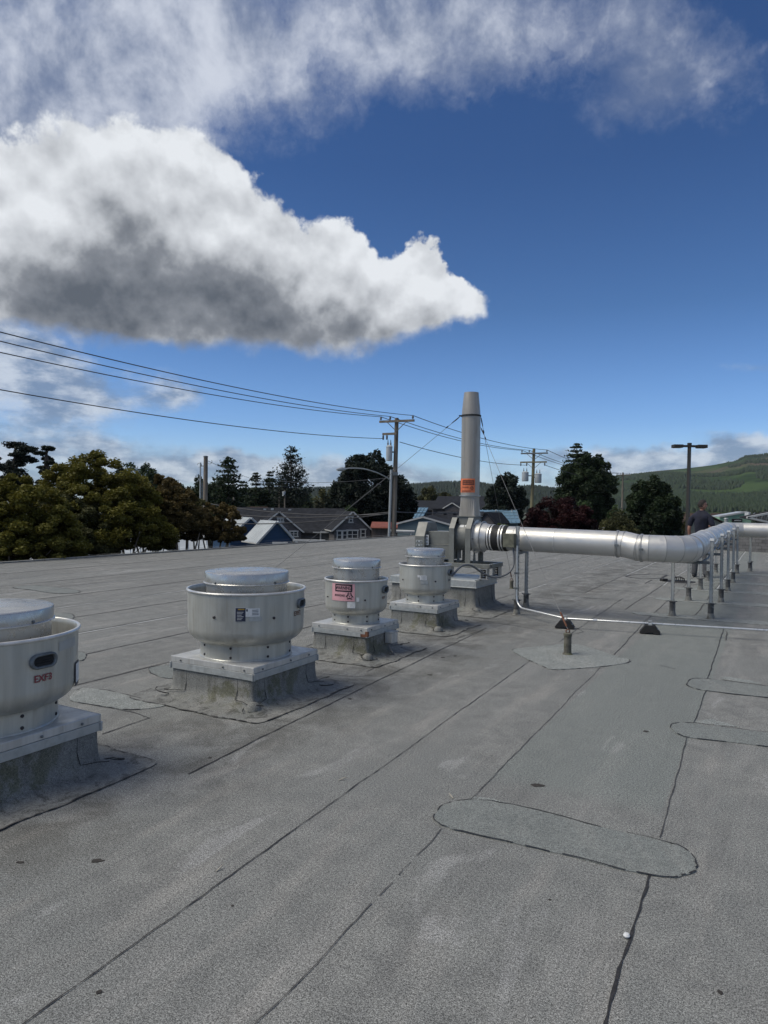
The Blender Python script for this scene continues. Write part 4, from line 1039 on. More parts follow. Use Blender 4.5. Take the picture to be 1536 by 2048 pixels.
# the left wire passes behind the wide fan to the roof
end_l = G(520,1160); 
def guy(lab, a, b, r=.0032):
    t = thing('guy_wire', lab, 'guy wire', a, 0, 'steel guy wires of the stack'); n = 12
    pts = [a + (b-a)*(i/n) + Vector((0,0,-.02*sin(pi*i/n))) for i in range(n+1)]
    MB().tube(pts, r, 6).build('strand', M['wirelight'], t, world=True)
    d = (b-a).normalized(); MB().tube([a + d*.03, a + d*.10, a + d*.20], [.007,.010,.006], 8).build('wire_clip', M['rubber'], t, world=True)
    MB().tube([a + d*.28, a + d*.33], .009, 8).build('wire_clip', M['rubber'], t, world=True)
    MB().tube([b - d*.26, b - d*.24, b - d*.06, b - d*.04], [.005,.011,.011,.005], 8).build('turnbuckle', M['rust'], t, world=True)
guy('steel guy wire slanting down left from the stack to the roof behind the wide fan', top_l, end_l)
guy('steel guy wire from the stack to the anchor on the pale diamond patch', top_r, a1_)
guy('steel guy wire from the stack to the anchor behind the flexible cable', top_b, a2_)
anchor_l = anchor(520,1166, .06, .035, 'low pipe anchor hidden behind the wide fan') if False else None
# roof drain
gd_ = G(1357,1163); dr = thing('roof_drain', 'dark sunken roof drain with strainer beside the duct legs', 'roof drain', (gd_.x, gd_.y, 0))
MB().lathe([(.34,.004),(.30,.007),(.20,.010),(.17,.014),(.16,.010)], 28).build('sump_ring', M['tar'], dr)
mb = MB(); 
for k in range(16):
    a = 2*pi*k/16; mb.tube([(.13*cos(a),.13*sin(a),.008),(.115*cos(a),.115*sin(a),.07),(.05*cos(a),.05*sin(a),.10),(0.004,0,.103)], .008, 5)
mb.build('strainer', M['rubber'], dr)
MB().lathe([(.16,.006),(.13,.02),(.001,.02)], 20).build('drain_bowl', M['dark'], dr)
mb = MB(); mb.box((-.30,.05,.03),(.14,.10,.05), rz=.4); bevel(mb.build('brick', M['tar'], dr), .008)

# ------------------------------------------------------------------ the man behind the duct
def person():
    B = G(1401,1155); F = Vector((.62,.78,0)).normalized(); Rr = Vector((F.y,-F.x,0)); Z_ = Vector((0,0,1))
    t = thing('person', 'man in navy polo shirt and grey jeans standing beyond the duct, looking right', 'person', (B.x, B.y, 0))
    def q(r, f, z): return Rr*r + F*f + Z_*z
    def skin(name, verts, edges, m, sub=2, parent=t):
        me = bpy.data.meshes.new(name); me.from_pydata([v[0] for v in verts], edges, []); o = bpy.data.objects.new(name, me); COL.objects.link(o); o.parent = parent
        sk = o.modifiers.new('skin', 'SKIN'); ss_ = o.modifiers.new('sub', 'SUBSURF'); ss_.levels = sub; ss_.render_levels = sub
        lay = me.skin_vertices[0].data
        for i, v in enumerate(verts): rr = v[1]; lay[i].radius = rr if isinstance(rr, tuple) else (rr, rr)
        lay[0].use_root = True; me.materials.append(M[m]); 
        for p in me.polygons: p.use_smooth = True
        sk.use_smooth_shade = True
        return o
    M['skin'] = mat('skin', (.30,.155,.11), .55, nscale=9, namt=.08); M['polo'] = mat('navy_polo', (.012,.014,.028), .85, nscale=9, namt=.3, bump=.3)
    M['jeans'] = mat('grey_jeans', (.075,.078,.085), .9, nscale=8, namt=.3, bump=.3); M['shoe'] = mat('black_shoe', (.015,.015,.016), .6); M['hair'] = mat('dark_hair', (.016,.012,.010), .8, nscale=40, namt=.4, bump=.4)
    # one continuous body
    body = [(q(0,0,.93),(.13,.10)), (q(0,0,1.10),(.13,.095)), (q(0,-.01,1.27),(.15,.10)), (q(0,-.01,1.40),(.11,.070)), (q(0,0,1.50),.050), (q(.005,.015,1.57),.062),
            (q(.16,-.01,1.395),.046), (q(.225,-.01,1.28),.047), (q(.25,.0,1.13),.042), (q(.20,.13,1.10),.035), (q(.13,.27,1.16),.028),
            (q(-.16,-.01,1.395),.046), (q(-.235,-.02,1.27),.047), (q(-.26,-.03,1.12),.040), (q(-.265,.02,.98),.034), (q(-.26,.06,.87),.027),
            (q(.10,0,.86),.090), (q(.105,.01,.50),.060), (q(.11,-.01,.10),.042), (q(-.10,0,.86),.090), (q(-.12,.02,.50),.060), (q(-.14,.0,.10),.042)]
    ed = [(0,1),(1,2),(2,3),(3,4),(4,5),(3,6),(6,7),(7,8),(8,9),(9,10),(3,11),(11,12),(12,13),(13,14),(14,15),(0,16),(16,17),(17,18),(0,19),(19,20),(20,21)]
    skin('body', body, ed, 'skin')
    shirt = [(q(0,0,.92),(.158,.118)), (q(0,0,1.10),(.158,.120)), (q(0,-.01,1.27),(.172,.122)), (q(0,-.01,1.40),(.175,.122)), (q(0,-.008,1.465),(.145,.112)), (q(.0,-.002,1.545),.084),
             (q(.165,-.01,1.415),.082), (q(.225,-.01,1.28),.070), (q(.246,-.002,1.16),.062), (q(-.165,-.01,1.415),.082), (q(-.235,-.02,1.28),.070), (q(-.252,-.022,1.15),.062)]
    skin('polo_shirt', shirt, [(0,1),(1,2),(2,3),(3,4),(4,5),(3,6),(6,7),(7,8),(3,9),(9,10),(10,11)], 'polo')
    tro = [(q(0,0,.95),(.145,.112)), (q(.095,0,.84),.105), (q(.105,.01,.50),.080), (q(.11,-.01,.12),.070), (q(.112,-.01,.05),.072), (q(-.095,0,.84),.105), (q(-.12,.02,.50),.080), (q(-.14,.0,.12),.070), (q(-.142,0,.05),.072)]
    skin('jeans', tro, [(0,1),(1,2),(2,3),(3,4),(0,5),(5,6),(6,7),(7,8)], 'jeans')
    for sx, x0 in ((1,.112),(-1,-.142)):
        skin('shoe', [(q(x0,-.06,.048),(.042,.044)), (q(x0+.005,.05,.045),(.045,.040)), (q(x0+.012*sx,.16,.035),(.043,.030)), (q(x0+.012*sx,.20,.030),(.034,.024))], [(0,1),(1,2),(2,3)], 'shoe')
    # head turned to the right
    hf = (F*.55 + Rr*.83).normalized(); hr = Vector((hf.y,-hf.x,0)); hc = q(.01,.03,1.665)
    mb = MB(); vs = []; n, mm = 24, 18
    for i in range(mm+1):
        ph = pi*i/mm; 
        for j in range(n):
            a = 2*pi*j/n; x = sin(ph)*cos(a); y = sin(ph)*sin(a); z = cos(ph)     # y forward
            X, Y, Zz = x*.076, y*.096, z*.118
            if z < 0: X *= 1 - .32*z*z; Y *= 1 - .12*z*z if y > 0 else 1 - .45*z*z
            if y > .85 and -.35 < z < .12: Y += .020*(1-abs((z+.15)/.3))*max(0, 1-abs(x)*3.2)      # nose
            if y > .8 and -.72 < z < -.50 and abs(x) < .35: Y += .004
            if y > .7 and .02 < z < .22 and .15 < abs(x) < .55: Y -= .006
            vs.append(hc + hr*X + hf*Y + Z_*Zz)
    mb.add(vs, [(i*n+j, i*n+(j+1) % n, (i+1)*n+(j+1) % n, (i+1)*n+j) for i in range(mm) for j in range(n)], True); hd = mb.build('head', M['skin'], t)
    mb = MB(); vs = []; fs = []
    for i in range(mm+1):
        ph = pi*i/mm
        for j in range(n):
            a = 2*pi*j/n; x = sin(ph)*cos(a); y = sin(ph)*sin(a); z = cos(ph)
            k = 1.07; X, Y, Zz = x*.079*k, y*.099*k, z*.122*k
            if z < 0 and y < 0: Y *= 1 - .35*z*z
            vs.append(hc + hr*X + hf*Y + Z_*Zz)
    for i in range(mm):
        for j in range(n):
            a = 2*pi*(j+.5)/n; ph = pi*(i+.5)/mm; z = cos(ph); y = sin(ph)*sin(a)
            if z > .52 + (.12 if y > .5 else 0) or (y < .12 and z > -.42 and y < .12 - max(0, -z)*.6) : fs.append((i*n+j, i*n+(j+1) % n, (i+1)*n+(j+1) % n, (i+1)*n+j))
    mb.add(vs, fs, True); mb.build('hair', M['hair'], t)
    for s_ in (1,-1):
        e = MB(); e.lathe([(.001,-.008),(.018,-.006),(.028,.0),(.024,.006),(.001,.003)], 12, hc + hr*(.078*s_) + hf*(-.005) + Z_*(-.012), (hf*.75, Z_*1.1, hr*s_)); e.build('ear', M['skin'], hd)
    g = MB(); 
    for s_ in (1,-1):
        g.tube([hc + hr*(.080*s_) + hf*.0 + Z_*.018, hc + hr*(.068*s_) + hf*.078 + Z_*.016], .003, 6)
        g.lathe([(.001,0),(.018,.001),(.020,-.002)], 12, hc + hr*(.032*s_) + hf*.094 + Z_*.012, (hr, Z_*.8, hf))
    g.build('sunglasses', M['ink'], t)
    g = MB(); g.tube(arc(q(0,0,1.535), Rr, F, .070, 0, 2*pi, 18), .014, 6, False); g.build('collar', M['polo'], t)
    # hands: palm, four unequal fingers and a thumb each
    for (w, d, up_, curl) in ((q(.13,.27,1.16), (Rr*-.35+F*.85+Z_*.35).normalized(), (Z_*.9 - F*.3).normalized(), .7), (q(-.26,.06,.87), (Z_*-1+F*.15).normalized(), F, .5)):
        side = d.cross(up_).normalized(); up2 = side.cross(d).normalized()
        hv = [(w, (.024,.018)), (w+d*.05, (.036,.016)), (w+d*.085, (.036,.014))]; skin('palm', hv, [(0,1),(1,2)], 'skin', 1, hd if False else t)
        for k, L in enumerate((.066,.076,.071,.056)):
            b0 = w + d*.08 + side*(-.027+.018*k); p1 = b0 + d*L*.45 - up2*(.010*curl); p2 = p1 + (d*.7 - up2*curl).normalized()*L*.33; p3 = p2 + (d*.25 - up2).normalized()*L*.22
            skin('finger', [(b0,.0095),(p1,.009),(p2,.0085),(p3,.007)], [(0,1),(1,2),(2,3)], 'skin', 1)
        b0 = w + d*.03 - side*.030; p1 = b0 + (d*.6 - side*.8).normalized()*.035; p2 = p1 + (d*.9 - up2*.4).normalized()*.03
        skin('thumb', [(b0,.012),(p1,.0105),(p2,.0085)], [(0,1),(1,2)], 'skin', 1)
    w = q(.13,.27,1.16); ph = MB(); ph.box(w + (Rr*-.35+F*.85+Z_*.35).normalized()*.10 + Z_*.03, (.075,.010,.15), rz=atan2(Rr.y, Rr.x)); tag(bevel(ph.build('phone', M['ink']), .003), 'black phone held up in the hand of the man by the duct', 'phone').location = t.location
person()
# ================================================================== surroundings
GZ = -4.5
M['ground'] = mat('rough_grass', (.055,.065,.035), .95, nscale=.06, namt=.4, tint2=(.09,.085,.065), t2scale=.02)
gm = MB(); n = 48
rings = [(r_, ) for r_ in (0, 60, 200, 700, 3000, 9000)]
vs = [(0,0,GZ)]; fs = []
for (r_,) in rings[1:]: vs += [(r_*cos(2*pi*j/n), r_*sin(2*pi*j/n), GZ) for j in range(n)]
fs += [(0, 1+j, 1+(j+1) % n) for j in range(n)]
for i in range(4): fs += [(1+i*n+j, 1+(i+1)*n+j, 1+(i+1)*n+(j+1) % n, 1+i*n+(j+1) % n) for j in range(n)]
struct(gm.add(vs, fs).build('ground', M['ground']))
M['asphalt'] = mat('asphalt', (.055,.055,.057), .9, nscale=3, namt=.2)
rd = MB(); p0 = Vector((.55,38.6,0)); dd = (Vector((12.6,60,0))-p0).normalized(); nn = Vector((dd.y,-dd.x,0)); c0_ = p0 - nn*5
rd.box((c0_.x+dd.x*30, c0_.y+dd.y*30, GZ+.02), (200,7.5,.04), rz=atan2(dd.y, dd.x)); struct(rd.build('road', M['asphalt']))

# ------------------------------------------------------------------ foliage
def leafobj(name, cen, size, tint, m, parent, seed, updown=.35):
    rs = np.random.RandomState(seed); n = len(cen)
    a = rs.normal(size=(n,3)); a[:,2] *= updown+.4; a /= np.linalg.norm(a, axis=1)[:,None]
    b = rs.normal(size=(n,3)); b -= a*np.sum(a*b, axis=1)[:,None]; b /= np.linalg.norm(b, axis=1)[:,None]
    s = (size*rs.uniform(.6,1.35,size=n))[:,None]
    v = np.empty((n,4,3)); v[:,0] = cen - a*s; v[:,1] = cen - b*s*.45; v[:,2] = cen + a*s; v[:,3] = cen + b*s*.45
    v = v.reshape(-1,3) - np.array(parent.location)
    me = bpy.data.meshes.new(name); me.vertices.add(4*n); me.vertices.foreach_set('co', v.astype(np.float32).ravel())
    me.loops.add(4*n); me.loops.foreach_set('vertex_index', np.arange(4*n, dtype=np.int32))
    me.polygons.add(n); me.polygons.foreach_set('loop_start', np.arange(0,4*n,4, dtype=np.int32)); me.polygons.foreach_set('loop_total', np.full(n, 4, dtype=np.int32))
    at = me.attributes.new('tint', 'FLOAT', 'FACE'); at.data.foreach_set('value', np.clip(tint, 0, 1).astype(np.float32))
    me.materials.append(m); me.update(); me.validate()
    o = bpy.data.objects.new(name, me); COL.objects.link(o); o.parent = parent; return o
def sphere_pts(rs, n, lo=.6, hi=1.0):
    d = rs.normal(size=(n,3)); d /= np.linalg.norm(d, axis=1)[:,None]; return d*rs.uniform(lo,hi,size=(n,1))
def broad(name, label, cat, px, top, wpx, Y, m, leaf=.22, ncl=70, per=170, zlow=None, seed=1, flat=1.0, trunk=.28, base_px=None, bark='bark', lean=0, clr=.23, group=None, dome=.0, shape=None, tips=0):
    c = P(px, 1010, Y); zt = P(px, top, Y).z; R = wpx/2*Y/FPX; zb_ = GZ+1.2 if zlow is None else zlow
    t = thing(name, label, cat, (c.x, Y, GZ), 0, group); rs = np.random.RandomState(seed)
    hz = (zt-zb_)/2; cz = (zt+zb_)/2; cc = np.array([c.x, Y, cz])
    d = rs.normal(size=(ncl,3)); d /= np.linalg.norm(d, axis=1)[:,None]; rad = rs.uniform(.25,1,size=(ncl,1))**.45
    cl = d*rad; 
    if shape == 'cone': k = np.clip(1.15-(cl[:,2]+1)/2*.9, .12, 1); cl[:,0] *= k; cl[:,1] *= k
    if dome: cl[:,2] = np.maximum(cl[:,2], -dome) 
    crs = clr*rs.uniform(.6,1.35,size=ncl)
    cl = cl*(1-crs*.8)[:,None]
    cen = cc + cl*np.array([R, R*.9, hz])
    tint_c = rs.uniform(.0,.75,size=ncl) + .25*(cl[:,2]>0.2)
    pts = []; tn = []
    for k in range(ncl):
        q = sphere_pts(rs, per, .55, 1.08); rr = crs[k]*np.array([R, R, max(hz*.75, R*.55)])*1.15
        q = q*rr; q[:,2] *= flat
        pts.append(cen[k]+q); tn.append(np.clip(tint_c[k] + rs.uniform(-.25,.25,size=per), 0, 1))
    pts = np.concatenate(pts); tn = np.concatenate(tn)
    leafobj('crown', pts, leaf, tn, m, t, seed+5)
    # trunk and limbs
    mb = MB(); b0 = Vector((c.x, Y, GZ)); fork = Vector((c.x+R*.05, Y, GZ + (cz-GZ)*.45))
    mb.tube([b0, b0 + Vector((.05,0,(fork.z-GZ)*.5)), fork], [trunk, trunk*.85, trunk*.7], 8)
    idx = rs.choice(ncl, min(14, ncl), replace=False)
    for k in idx:
        e = Vector(cen[k]); mid = fork.lerp(e, .5) + Vector((0,0,R*.08)); mb.tube([fork, mid, e], [trunk*.5, trunk*.25, trunk*.08], 6)
    mb.build('trunk', M[bark], t, world=True); return t
M['bark'] = mat('bark', (.075,.060,.048), .95, nscale=3, namt=.4, bump=.4); M['bark_grey'] = mat('grey_bark', (.15,.13,.105), .95, nscale=3, namt=.4)
L = {}
L['dark'] = leafmat('dark_foliage', (.009,.016,.007), (.038,.060,.024), .15); L['pine'] = leafmat('pine_needles', (.008,.013,.010), (.024,.036,.022), .08)
L['mid'] = leafmat('green_foliage', (.018,.034,.012), (.060,.095,.032), .2); L['olive'] = leafmat('olive_foliage', (.020,.024,.010), (.085,.085,.030), .2)
L['gold'] = leafmat('yellow_green_foliage', (.010,.014,.004), (.140,.128,.020), .22); L['brown'] = leafmat('rusty_foliage', (.014,.014,.006), (.115,.084,.028), .2)
L['red'] = leafmat('maroon_foliage', (.009,.004,.005), (.040,.010,.010), .2); L['lime'] = leafmat('lime_hedge', (.06,.08,.01), (.20,.24,.03), .3)

def conifer(label, px, top, wpx, Y, m, seed, n=40, leaf=.2, dens=26, zlow=None, droop=.18, group=None, sparse=1.0, up=.0):
    c = P(px, 1010, Y); zt = P(px, top, Y).z; R = wpx/2*Y/FPX; zb_ = GZ+1.0 if zlow is None else zlow
    t = thing('conifer', label, 'conifer tree', (c.x, Y, GZ), 0, group); rs = np.random.RandomState(seed); pts = []; tn = []; mb = MB()
    mb.tube([Vector((c.x,Y,GZ)), Vector((c.x+.05,Y,(GZ+zt)/2)), Vector((c.x,Y,zt-.1))], [.28,.16,.03], 8)
    hh = zt-zb_
    for k in range(n):
        f = (k+.5)/n; z = zt - hh*f + rs.uniform(-.5,.5)*hh/n*1.6*(f > .06); Rk = R*(.08+.98*f**.62)*rs.uniform(.72,1.15); nb = int((7+6*f)*sparse)+1
        for b in range(nb):
            a = rs.uniform(0, 2*pi); Lb = Rk*rs.uniform(.7,1.1); dx, dy = cos(a), sin(a); tc = rs.uniform(.1,.9)
            m_ = int(dens*(.35+.65*f)*max(.4, Lb/R+.3)); s = rs.uniform(.12,1,size=m_)**.8; q = np.empty((m_,3))
            w = .13*Lb*(1-s*.4)+.06
            q[:,0] = c.x + dx*s*Lb + rs.normal(size=m_)*w; q[:,1] = Y + dy*s*Lb + rs.normal(size=m_)*w
            q[:,2] = z - droop*Lb*s + (up+.12)*Lb*s*s + rs.normal(size=m_)*w*.45
            pts.append(q); tn.append(np.clip(tc + rs.uniform(-.2,.2,size=m_), 0, 1))
            if b % 3 == 0: mb.tube([Vector((c.x,Y,z)), Vector((c.x+dx*Lb*.8, Y+dy*Lb*.8, z-droop*Lb*.6))], [.04,.012], 4, False)
    leafobj('crown', np.concatenate(pts), leaf, np.concatenate(tn), m, t, seed+3); mb.build('trunk', M['bark'], t, world=True); return t
def pine(label, px, top, wpx, Y, seed, zlow, ncl=12, lean=.0, base=None):
    c = P(px, 1010, Y); zt = P(px, top, Y).z; R = wpx/2*Y/FPX; t = thing('pine_tree', label, 'pine tree', (c.x, Y, GZ), 0, None)
    rs = np.random.RandomState(seed); pts = []; tn = []; mb = MB(); f0 = Vector((c.x, Y, GZ)); f1 = Vector((c.x+.1, Y, (zlow+GZ)/2)); f2 = Vector((c.x, Y, zlow+(zt-zlow)*.5))
    mb.tube([f0, f1, f2, Vector((c.x,Y,zt-.4))], [.32,.26,.16,.05], 8)
    for k in range(ncl):
        f = k/(ncl-1); z = zt-.35 - (zt-zlow)*f; a = rs.uniform(0, 2*pi); rr = R*rs.uniform(.25,.85)*(.45+.55*sin(pi*min(1, f+.25)))
        cc = np.array([c.x+cos(a)*rr, Y+sin(a)*rr*.6, z]); nq = 900; q = sphere_pts(rs, nq, .4, 1.05)*np.array([R*.46, R*.46, R*.20])*rs.uniform(.7,1.15)
        sub = rs.uniform(-.3,.3,size=(12,3))*np.array([R,R,R*.3]); q = q*.55 + sub[rs.randint(0,12,nq)]
        pts.append(cc+q); tn.append(np.clip(rs.uniform(0,.8) + rs.uniform(-.2,.2,size=nq), 0, 1))
        s = Vector((c.x,Y,z-.4)); mb.tube([s, Vector(cc)-Vector((0,0,.1))], [.08,.03], 5)
    leafobj('crown', np.concatenate(pts), .10, np.concatenate(tn), L['pine'], t, seed+2); mb.build('trunk', M['bark'], t, world=True)

# --- large shrubs just beyond the left roof edge, many stemmed with umbrella-like crowns
def shrub(label, px, top, wpx, Y, m, seed, zlow_px, ncl=90, per=420, leaf=.075, stems=7, depthf=.8, bias=0, cat='large shrub'):
    ncl = int(ncl*2.1); per = int(per*.95); leaf = leaf*.66
    c = P(px, 1010, Y); zt = P(px, top, Y).z; zl = P(px, zlow_px, Y).z; R = wpx/2*Y/FPX
    t = thing('large_shrub', label, cat, (c.x, Y, GZ), 0, 'many-stemmed shrubs beyond the left roof edge'); rs = np.random.RandomState(seed); pts = []; tn = []; cen = []
    for k in range(ncl):
        a = rs.uniform(0, 2*pi); rr = sqrt(rs.uniform(0,1)); x = cos(a)*rr; y = sin(a)*rr*depthf
        ztop = zl + (zt-zl)*max(.08, (1-rr**2.2))**.62
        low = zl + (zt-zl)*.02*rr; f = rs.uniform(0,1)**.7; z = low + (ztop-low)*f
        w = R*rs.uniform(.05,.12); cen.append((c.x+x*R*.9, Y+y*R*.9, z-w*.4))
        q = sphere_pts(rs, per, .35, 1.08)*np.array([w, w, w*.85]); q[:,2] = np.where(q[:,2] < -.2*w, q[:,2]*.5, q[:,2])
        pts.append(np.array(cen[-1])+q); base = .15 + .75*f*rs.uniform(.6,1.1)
        tn.append(np.clip(base + rs.uniform(-.22,.22,size=per) + .25*(q[:,2] > 0), 0, 1))  # shade painted into the leaf tint: darker low down and under each clump
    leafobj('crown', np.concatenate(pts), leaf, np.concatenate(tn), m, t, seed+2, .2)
    for s in range(stems):
        mb = MB(); k0 = rs.randint(0, ncl); b0 = Vector((c.x+rs.uniform(-.35,.35)*R, Y+rs.uniform(-.2,.2)*R, GZ)); e = Vector(cen[k0])
        mid = b0.lerp(e, .55) + Vector((rs.uniform(-.25,.25), rs.uniform(-.2,.2), .1)); m1 = b0.lerp(mid, .5) + Vector((rs.uniform(-.2,.2), 0, 0))
        mb.tube([b0, m1, mid, e], [.085,.07,.05,.02], 6)
        for q in range(8):
            e2 = Vector(cen[rs.randint(0, ncl)]); 
            if (e2-mid).length < R*1.1: mb.tube([mid, mid.lerp(e2,.5)+Vector((rs.uniform(-.15,.15),0,rs.uniform(-.1,.2))), e2], [.035,.022,.008], 5)
        mb.build('stem', M['bark_grey'], t, world=True)
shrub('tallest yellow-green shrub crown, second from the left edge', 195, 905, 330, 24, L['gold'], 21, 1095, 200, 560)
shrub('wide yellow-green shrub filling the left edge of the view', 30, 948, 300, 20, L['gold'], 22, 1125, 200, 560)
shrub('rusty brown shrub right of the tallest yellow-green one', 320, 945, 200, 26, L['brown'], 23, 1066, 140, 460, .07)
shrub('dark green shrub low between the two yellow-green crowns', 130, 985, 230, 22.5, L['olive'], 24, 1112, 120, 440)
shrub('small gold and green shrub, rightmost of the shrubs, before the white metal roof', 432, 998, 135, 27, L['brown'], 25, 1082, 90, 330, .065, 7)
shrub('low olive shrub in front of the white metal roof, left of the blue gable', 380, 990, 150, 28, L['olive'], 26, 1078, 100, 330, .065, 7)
# --- trees behind
pine('tall dark pine at the far left edge', 30, 878, 90, 48, 31, 2.2)
pine('smaller dark pine second from the left edge', 92, 887, 52, 50, 32, 3.2, 8)
pine('dark pine trunk partly outside the left edge', -22, 905, 70, 46, 33, 1.0, 9)
broad('broadleaf_tree', 'dark rounded tree showing behind the rusty shrub', 'tree', 280, 908, 130, 55, L['dark'], .16, 60, 200, seed=41)
broad('broadleaf_tree', 'small dark tree left of the bare wooden pole', 'tree', 357, 938, 60, 70, L['dark'], .18, 34, 150, seed=42)
broad('broadleaf_tree', 'dark tree directly behind the bare wooden pole', 'tree', 396, 936, 62, 75, L['dark'], .18, 34, 150, seed=43)
conifer('dark conifer right of the bare wooden pole', 456, 913, 125, 80, L['dark'], 44, 34, .2, 46)
conifer('small spired conifer left of the tall lone one', 511, 944, 72, 95, L['dark'], 45, 26, .22, 34)
conifer('small spired conifer just left of the tall lone one', 539, 942, 66, 96, L['dark'], 46, 26, .22, 34)
conifer('tall lone pyramidal conifer with see-through branches above the grey house', 581, 893, 96, 90, L['pine'], 47, 40, .17, 24, zlow=1.2, droop=.05, sparse=.75, up=.25)
conifer('dark conifer filling in behind the tall lone conifer', 486, 962, 100, 100, L['dark'], 48, 24, .25, 34)
broad('broadleaf_tree', 'dark tree mass filling the gap left of the tall lone conifer', 'tree', 525, 972, 120, 104, L['dark'], .24, 70, 190, zlow=-3, seed=149)
broad('broadleaf_tree', 'dark tree mass behind the bare pole and brown roofed house', 'tree', 430, 958, 110, 98, L['dark'], .24, 70, 190, zlow=-3, seed=150)
broad('broadleaf_tree', 'dark shrubby tree under the tall lone conifer', 'tree', 592, 966, 84, 98, L['dark'], .22, 34, 150, seed=49)
broad('broadleaf_tree', 'broad dark cypress behind the nearest utility pole', 'tree', 738, 893, 130, 75, L['pine'], .16, 200, 230, zlow=-2, seed=50, clr=.14)
broad('broadleaf_tree', 'dark lower mass of cypress left of the nearest utility pole', 'tree', 690, 945, 80, 78, L['pine'], .17, 60, 200, zlow=-2, seed=51, clr=.2)
broad('broadleaf_tree', 'dark cypress right behind the nearest utility pole', 'tree', 795, 938, 80, 77, L['pine'], .17, 60, 200, zlow=-2, seed=52, clr=.2)
broad('broadleaf_tree', 'yellowish green tree low behind the grey house', 'tree', 648, 968, 60, 120, L['olive'], .25, 34, 120, seed=53)
broad('broadleaf_tree', 'light green bushy tree right of the grey house', 'tree', 706, 1003, 46, 72, L['mid'], .14, 30, 130, seed=54)
broad('broadleaf_tree', 'yellowish green tree left of the stack, before the far wood', 'tree', 858, 966, 56, 150, L['olive'], .3, 34, 120, seed=55)
broad('broadleaf_tree', 'pale green tree low left of the stack', 'tree', 898, 975, 50, 155, L['olive'], .3, 30, 120, seed=56)
broad('broadleaf_tree', 'rounded dark cypress between the stack and the second utility pole', 'tree', 1010, 943, 92, 85, L['pine'], .17, 150, 210, zlow=-2.5, seed=57, clr=.15)
broad('broadleaf_tree', 'tall dark green tree right of the second utility pole', 'tree', 1172, 898, 128, 75, L['dark'], .15, 230, 220, zlow=-1.5, seed=58, clr=.125)
conifer('ragged leader of the tall tree right of the second utility pole', 1152, 886, 95, 76, L['dark'], 59, 30, .16, 40, zlow=1)
broad('broadleaf_tree', 'rounded dark tree left of the twin-headed lamp post', 'tree', 1305, 947, 120, 52, L['dark'], .12, 210, 220, zlow=-3, seed=60, clr=.125)
broad('broadleaf_tree', 'tree showing at the foot of the rounded dark tree', 'tree', 1345, 1010, 60, 56, L['dark'], .13, 40, 160, zlow=-4, seed=61)
broad('maple_tree', 'maroon leaved maple behind the long duct', 'maple', 1120, 986, 165, 42, L['red'], .075, 210, 300, zlow=-2.5, seed=62, clr=.12)
broad('maple_tree', 'lower maroon branches at the left of the maple behind the duct', 'maple', 1070, 1008, 80, 41, L['red'], .085, 60, 260, zlow=-2.5, seed=63, clr=.2)
broad('bush', 'olive bush between the maroon maple and the rounded dark tree', 'bush', 1240, 1015, 95, 40, L['olive'], .075, 60, 300, zlow=-2.5, seed=64)
broad('bush', 'pale green bush top behind the olive bush', 'bush', 1232, 1002, 50, 60, L['mid'], .12, 26, 150, seed=65)
broad('bush', 'green tree top behind the maroon maple', 'bush', 1170, 990, 60, 58, L['mid'], .12, 26, 150, seed=66)
broad('bush', 'dark bush at the right edge behind the white trusses', 'bush', 1530, 1005, 60, 90, L['dark'], .15, 36, 160, seed=67)
broad('bush', 'lime green clipped hedge behind the long duct', 'hedge', 1003, 1044, 54, 48, L['lime'], .09, 40, 200, zlow=-2.2, seed=68, clr=.25)
broad('bush', 'small dark bush behind the standing man', 'bush', 1365, 1020, 40, 60, L['olive'], .1, 24, 140, seed=69)

# ------------------------------------------------------------------ houses
M['trim'] = mat('white_trim', (.46,.46,.44), .6, nscale=2, namt=.1); M['glass'] = mat('window_glass', (.035,.04,.045), .12, spec=.6)
M['hgrey'] = mat('grey_shingle_wall', (.088,.082,.084), .9, nscale=3, namt=.3, stretch=(1,1,4), tint2=(.13,.12,.115), t2=(.62,.72), t2scale=2)
M['hroof'] = mat('charcoal_shingles', (.026,.028,.033), 1.0, spec=.1, nscale=2.5, namt=.3, detail=8); M['hroof_b'] = mat('brown_shingles', (.060,.042,.034), 1.0, spec=.1, nscale=2, namt=.3)
M['hblue'] = mat('blue_siding', (.018,.055,.12), .7, nscale=2, namt=.15, stretch=(.3,.3,6)); M['hgreen'] = mat('grey_green_siding', (.10,.14,.15), .75, nscale=2, namt=.1, stretch=(.3,.3,6))
M['hwhite'] = mat('white_siding', (.50,.52,.53), .7, nscale=2, namt=.08); M['hbrown'] = mat('brown_fence', (.09,.07,.06), .9, nscale=3, namt=.3, stretch=(4,4,.5)); M['hrust'] = mat('red_roof', (.20,.06,.04), .8, nscale=2, namt=.2)
M['hmint'] = mat('mint_metal_siding', (.26,.42,.29), .6, nscale=2, namt=.08); M['htan'] = mat('tan_siding', (.26,.25,.20), .8, nscale=2, namt=.1)
def ribbed(name, col, per=.4, ax=0):
    m = bpy.data.materials.new(name); m.use_nodes = True; N = NT(m.node_tree); b = N.n['Principled BSDF']; b.inputs['Roughness'].default_value = .4; b.inputs['Metallic'].default_value = .25
    tc = N.new('ShaderNodeTexCoord'); N.put(b.inputs['Base Color'], N.mix(N.ss(N.noise(tc.outputs['Object'], .8, 5, .6), .3, .7), tuple(x*.85 for x in col), tuple(min(1, x*1.1) for x in col))); return m
M['mwhite'] = ribbed('white_metal_roof', (.50,.53,.53)); M['mblue'] = ribbed('pale_blue_metal_roof', (.17,.29,.38))
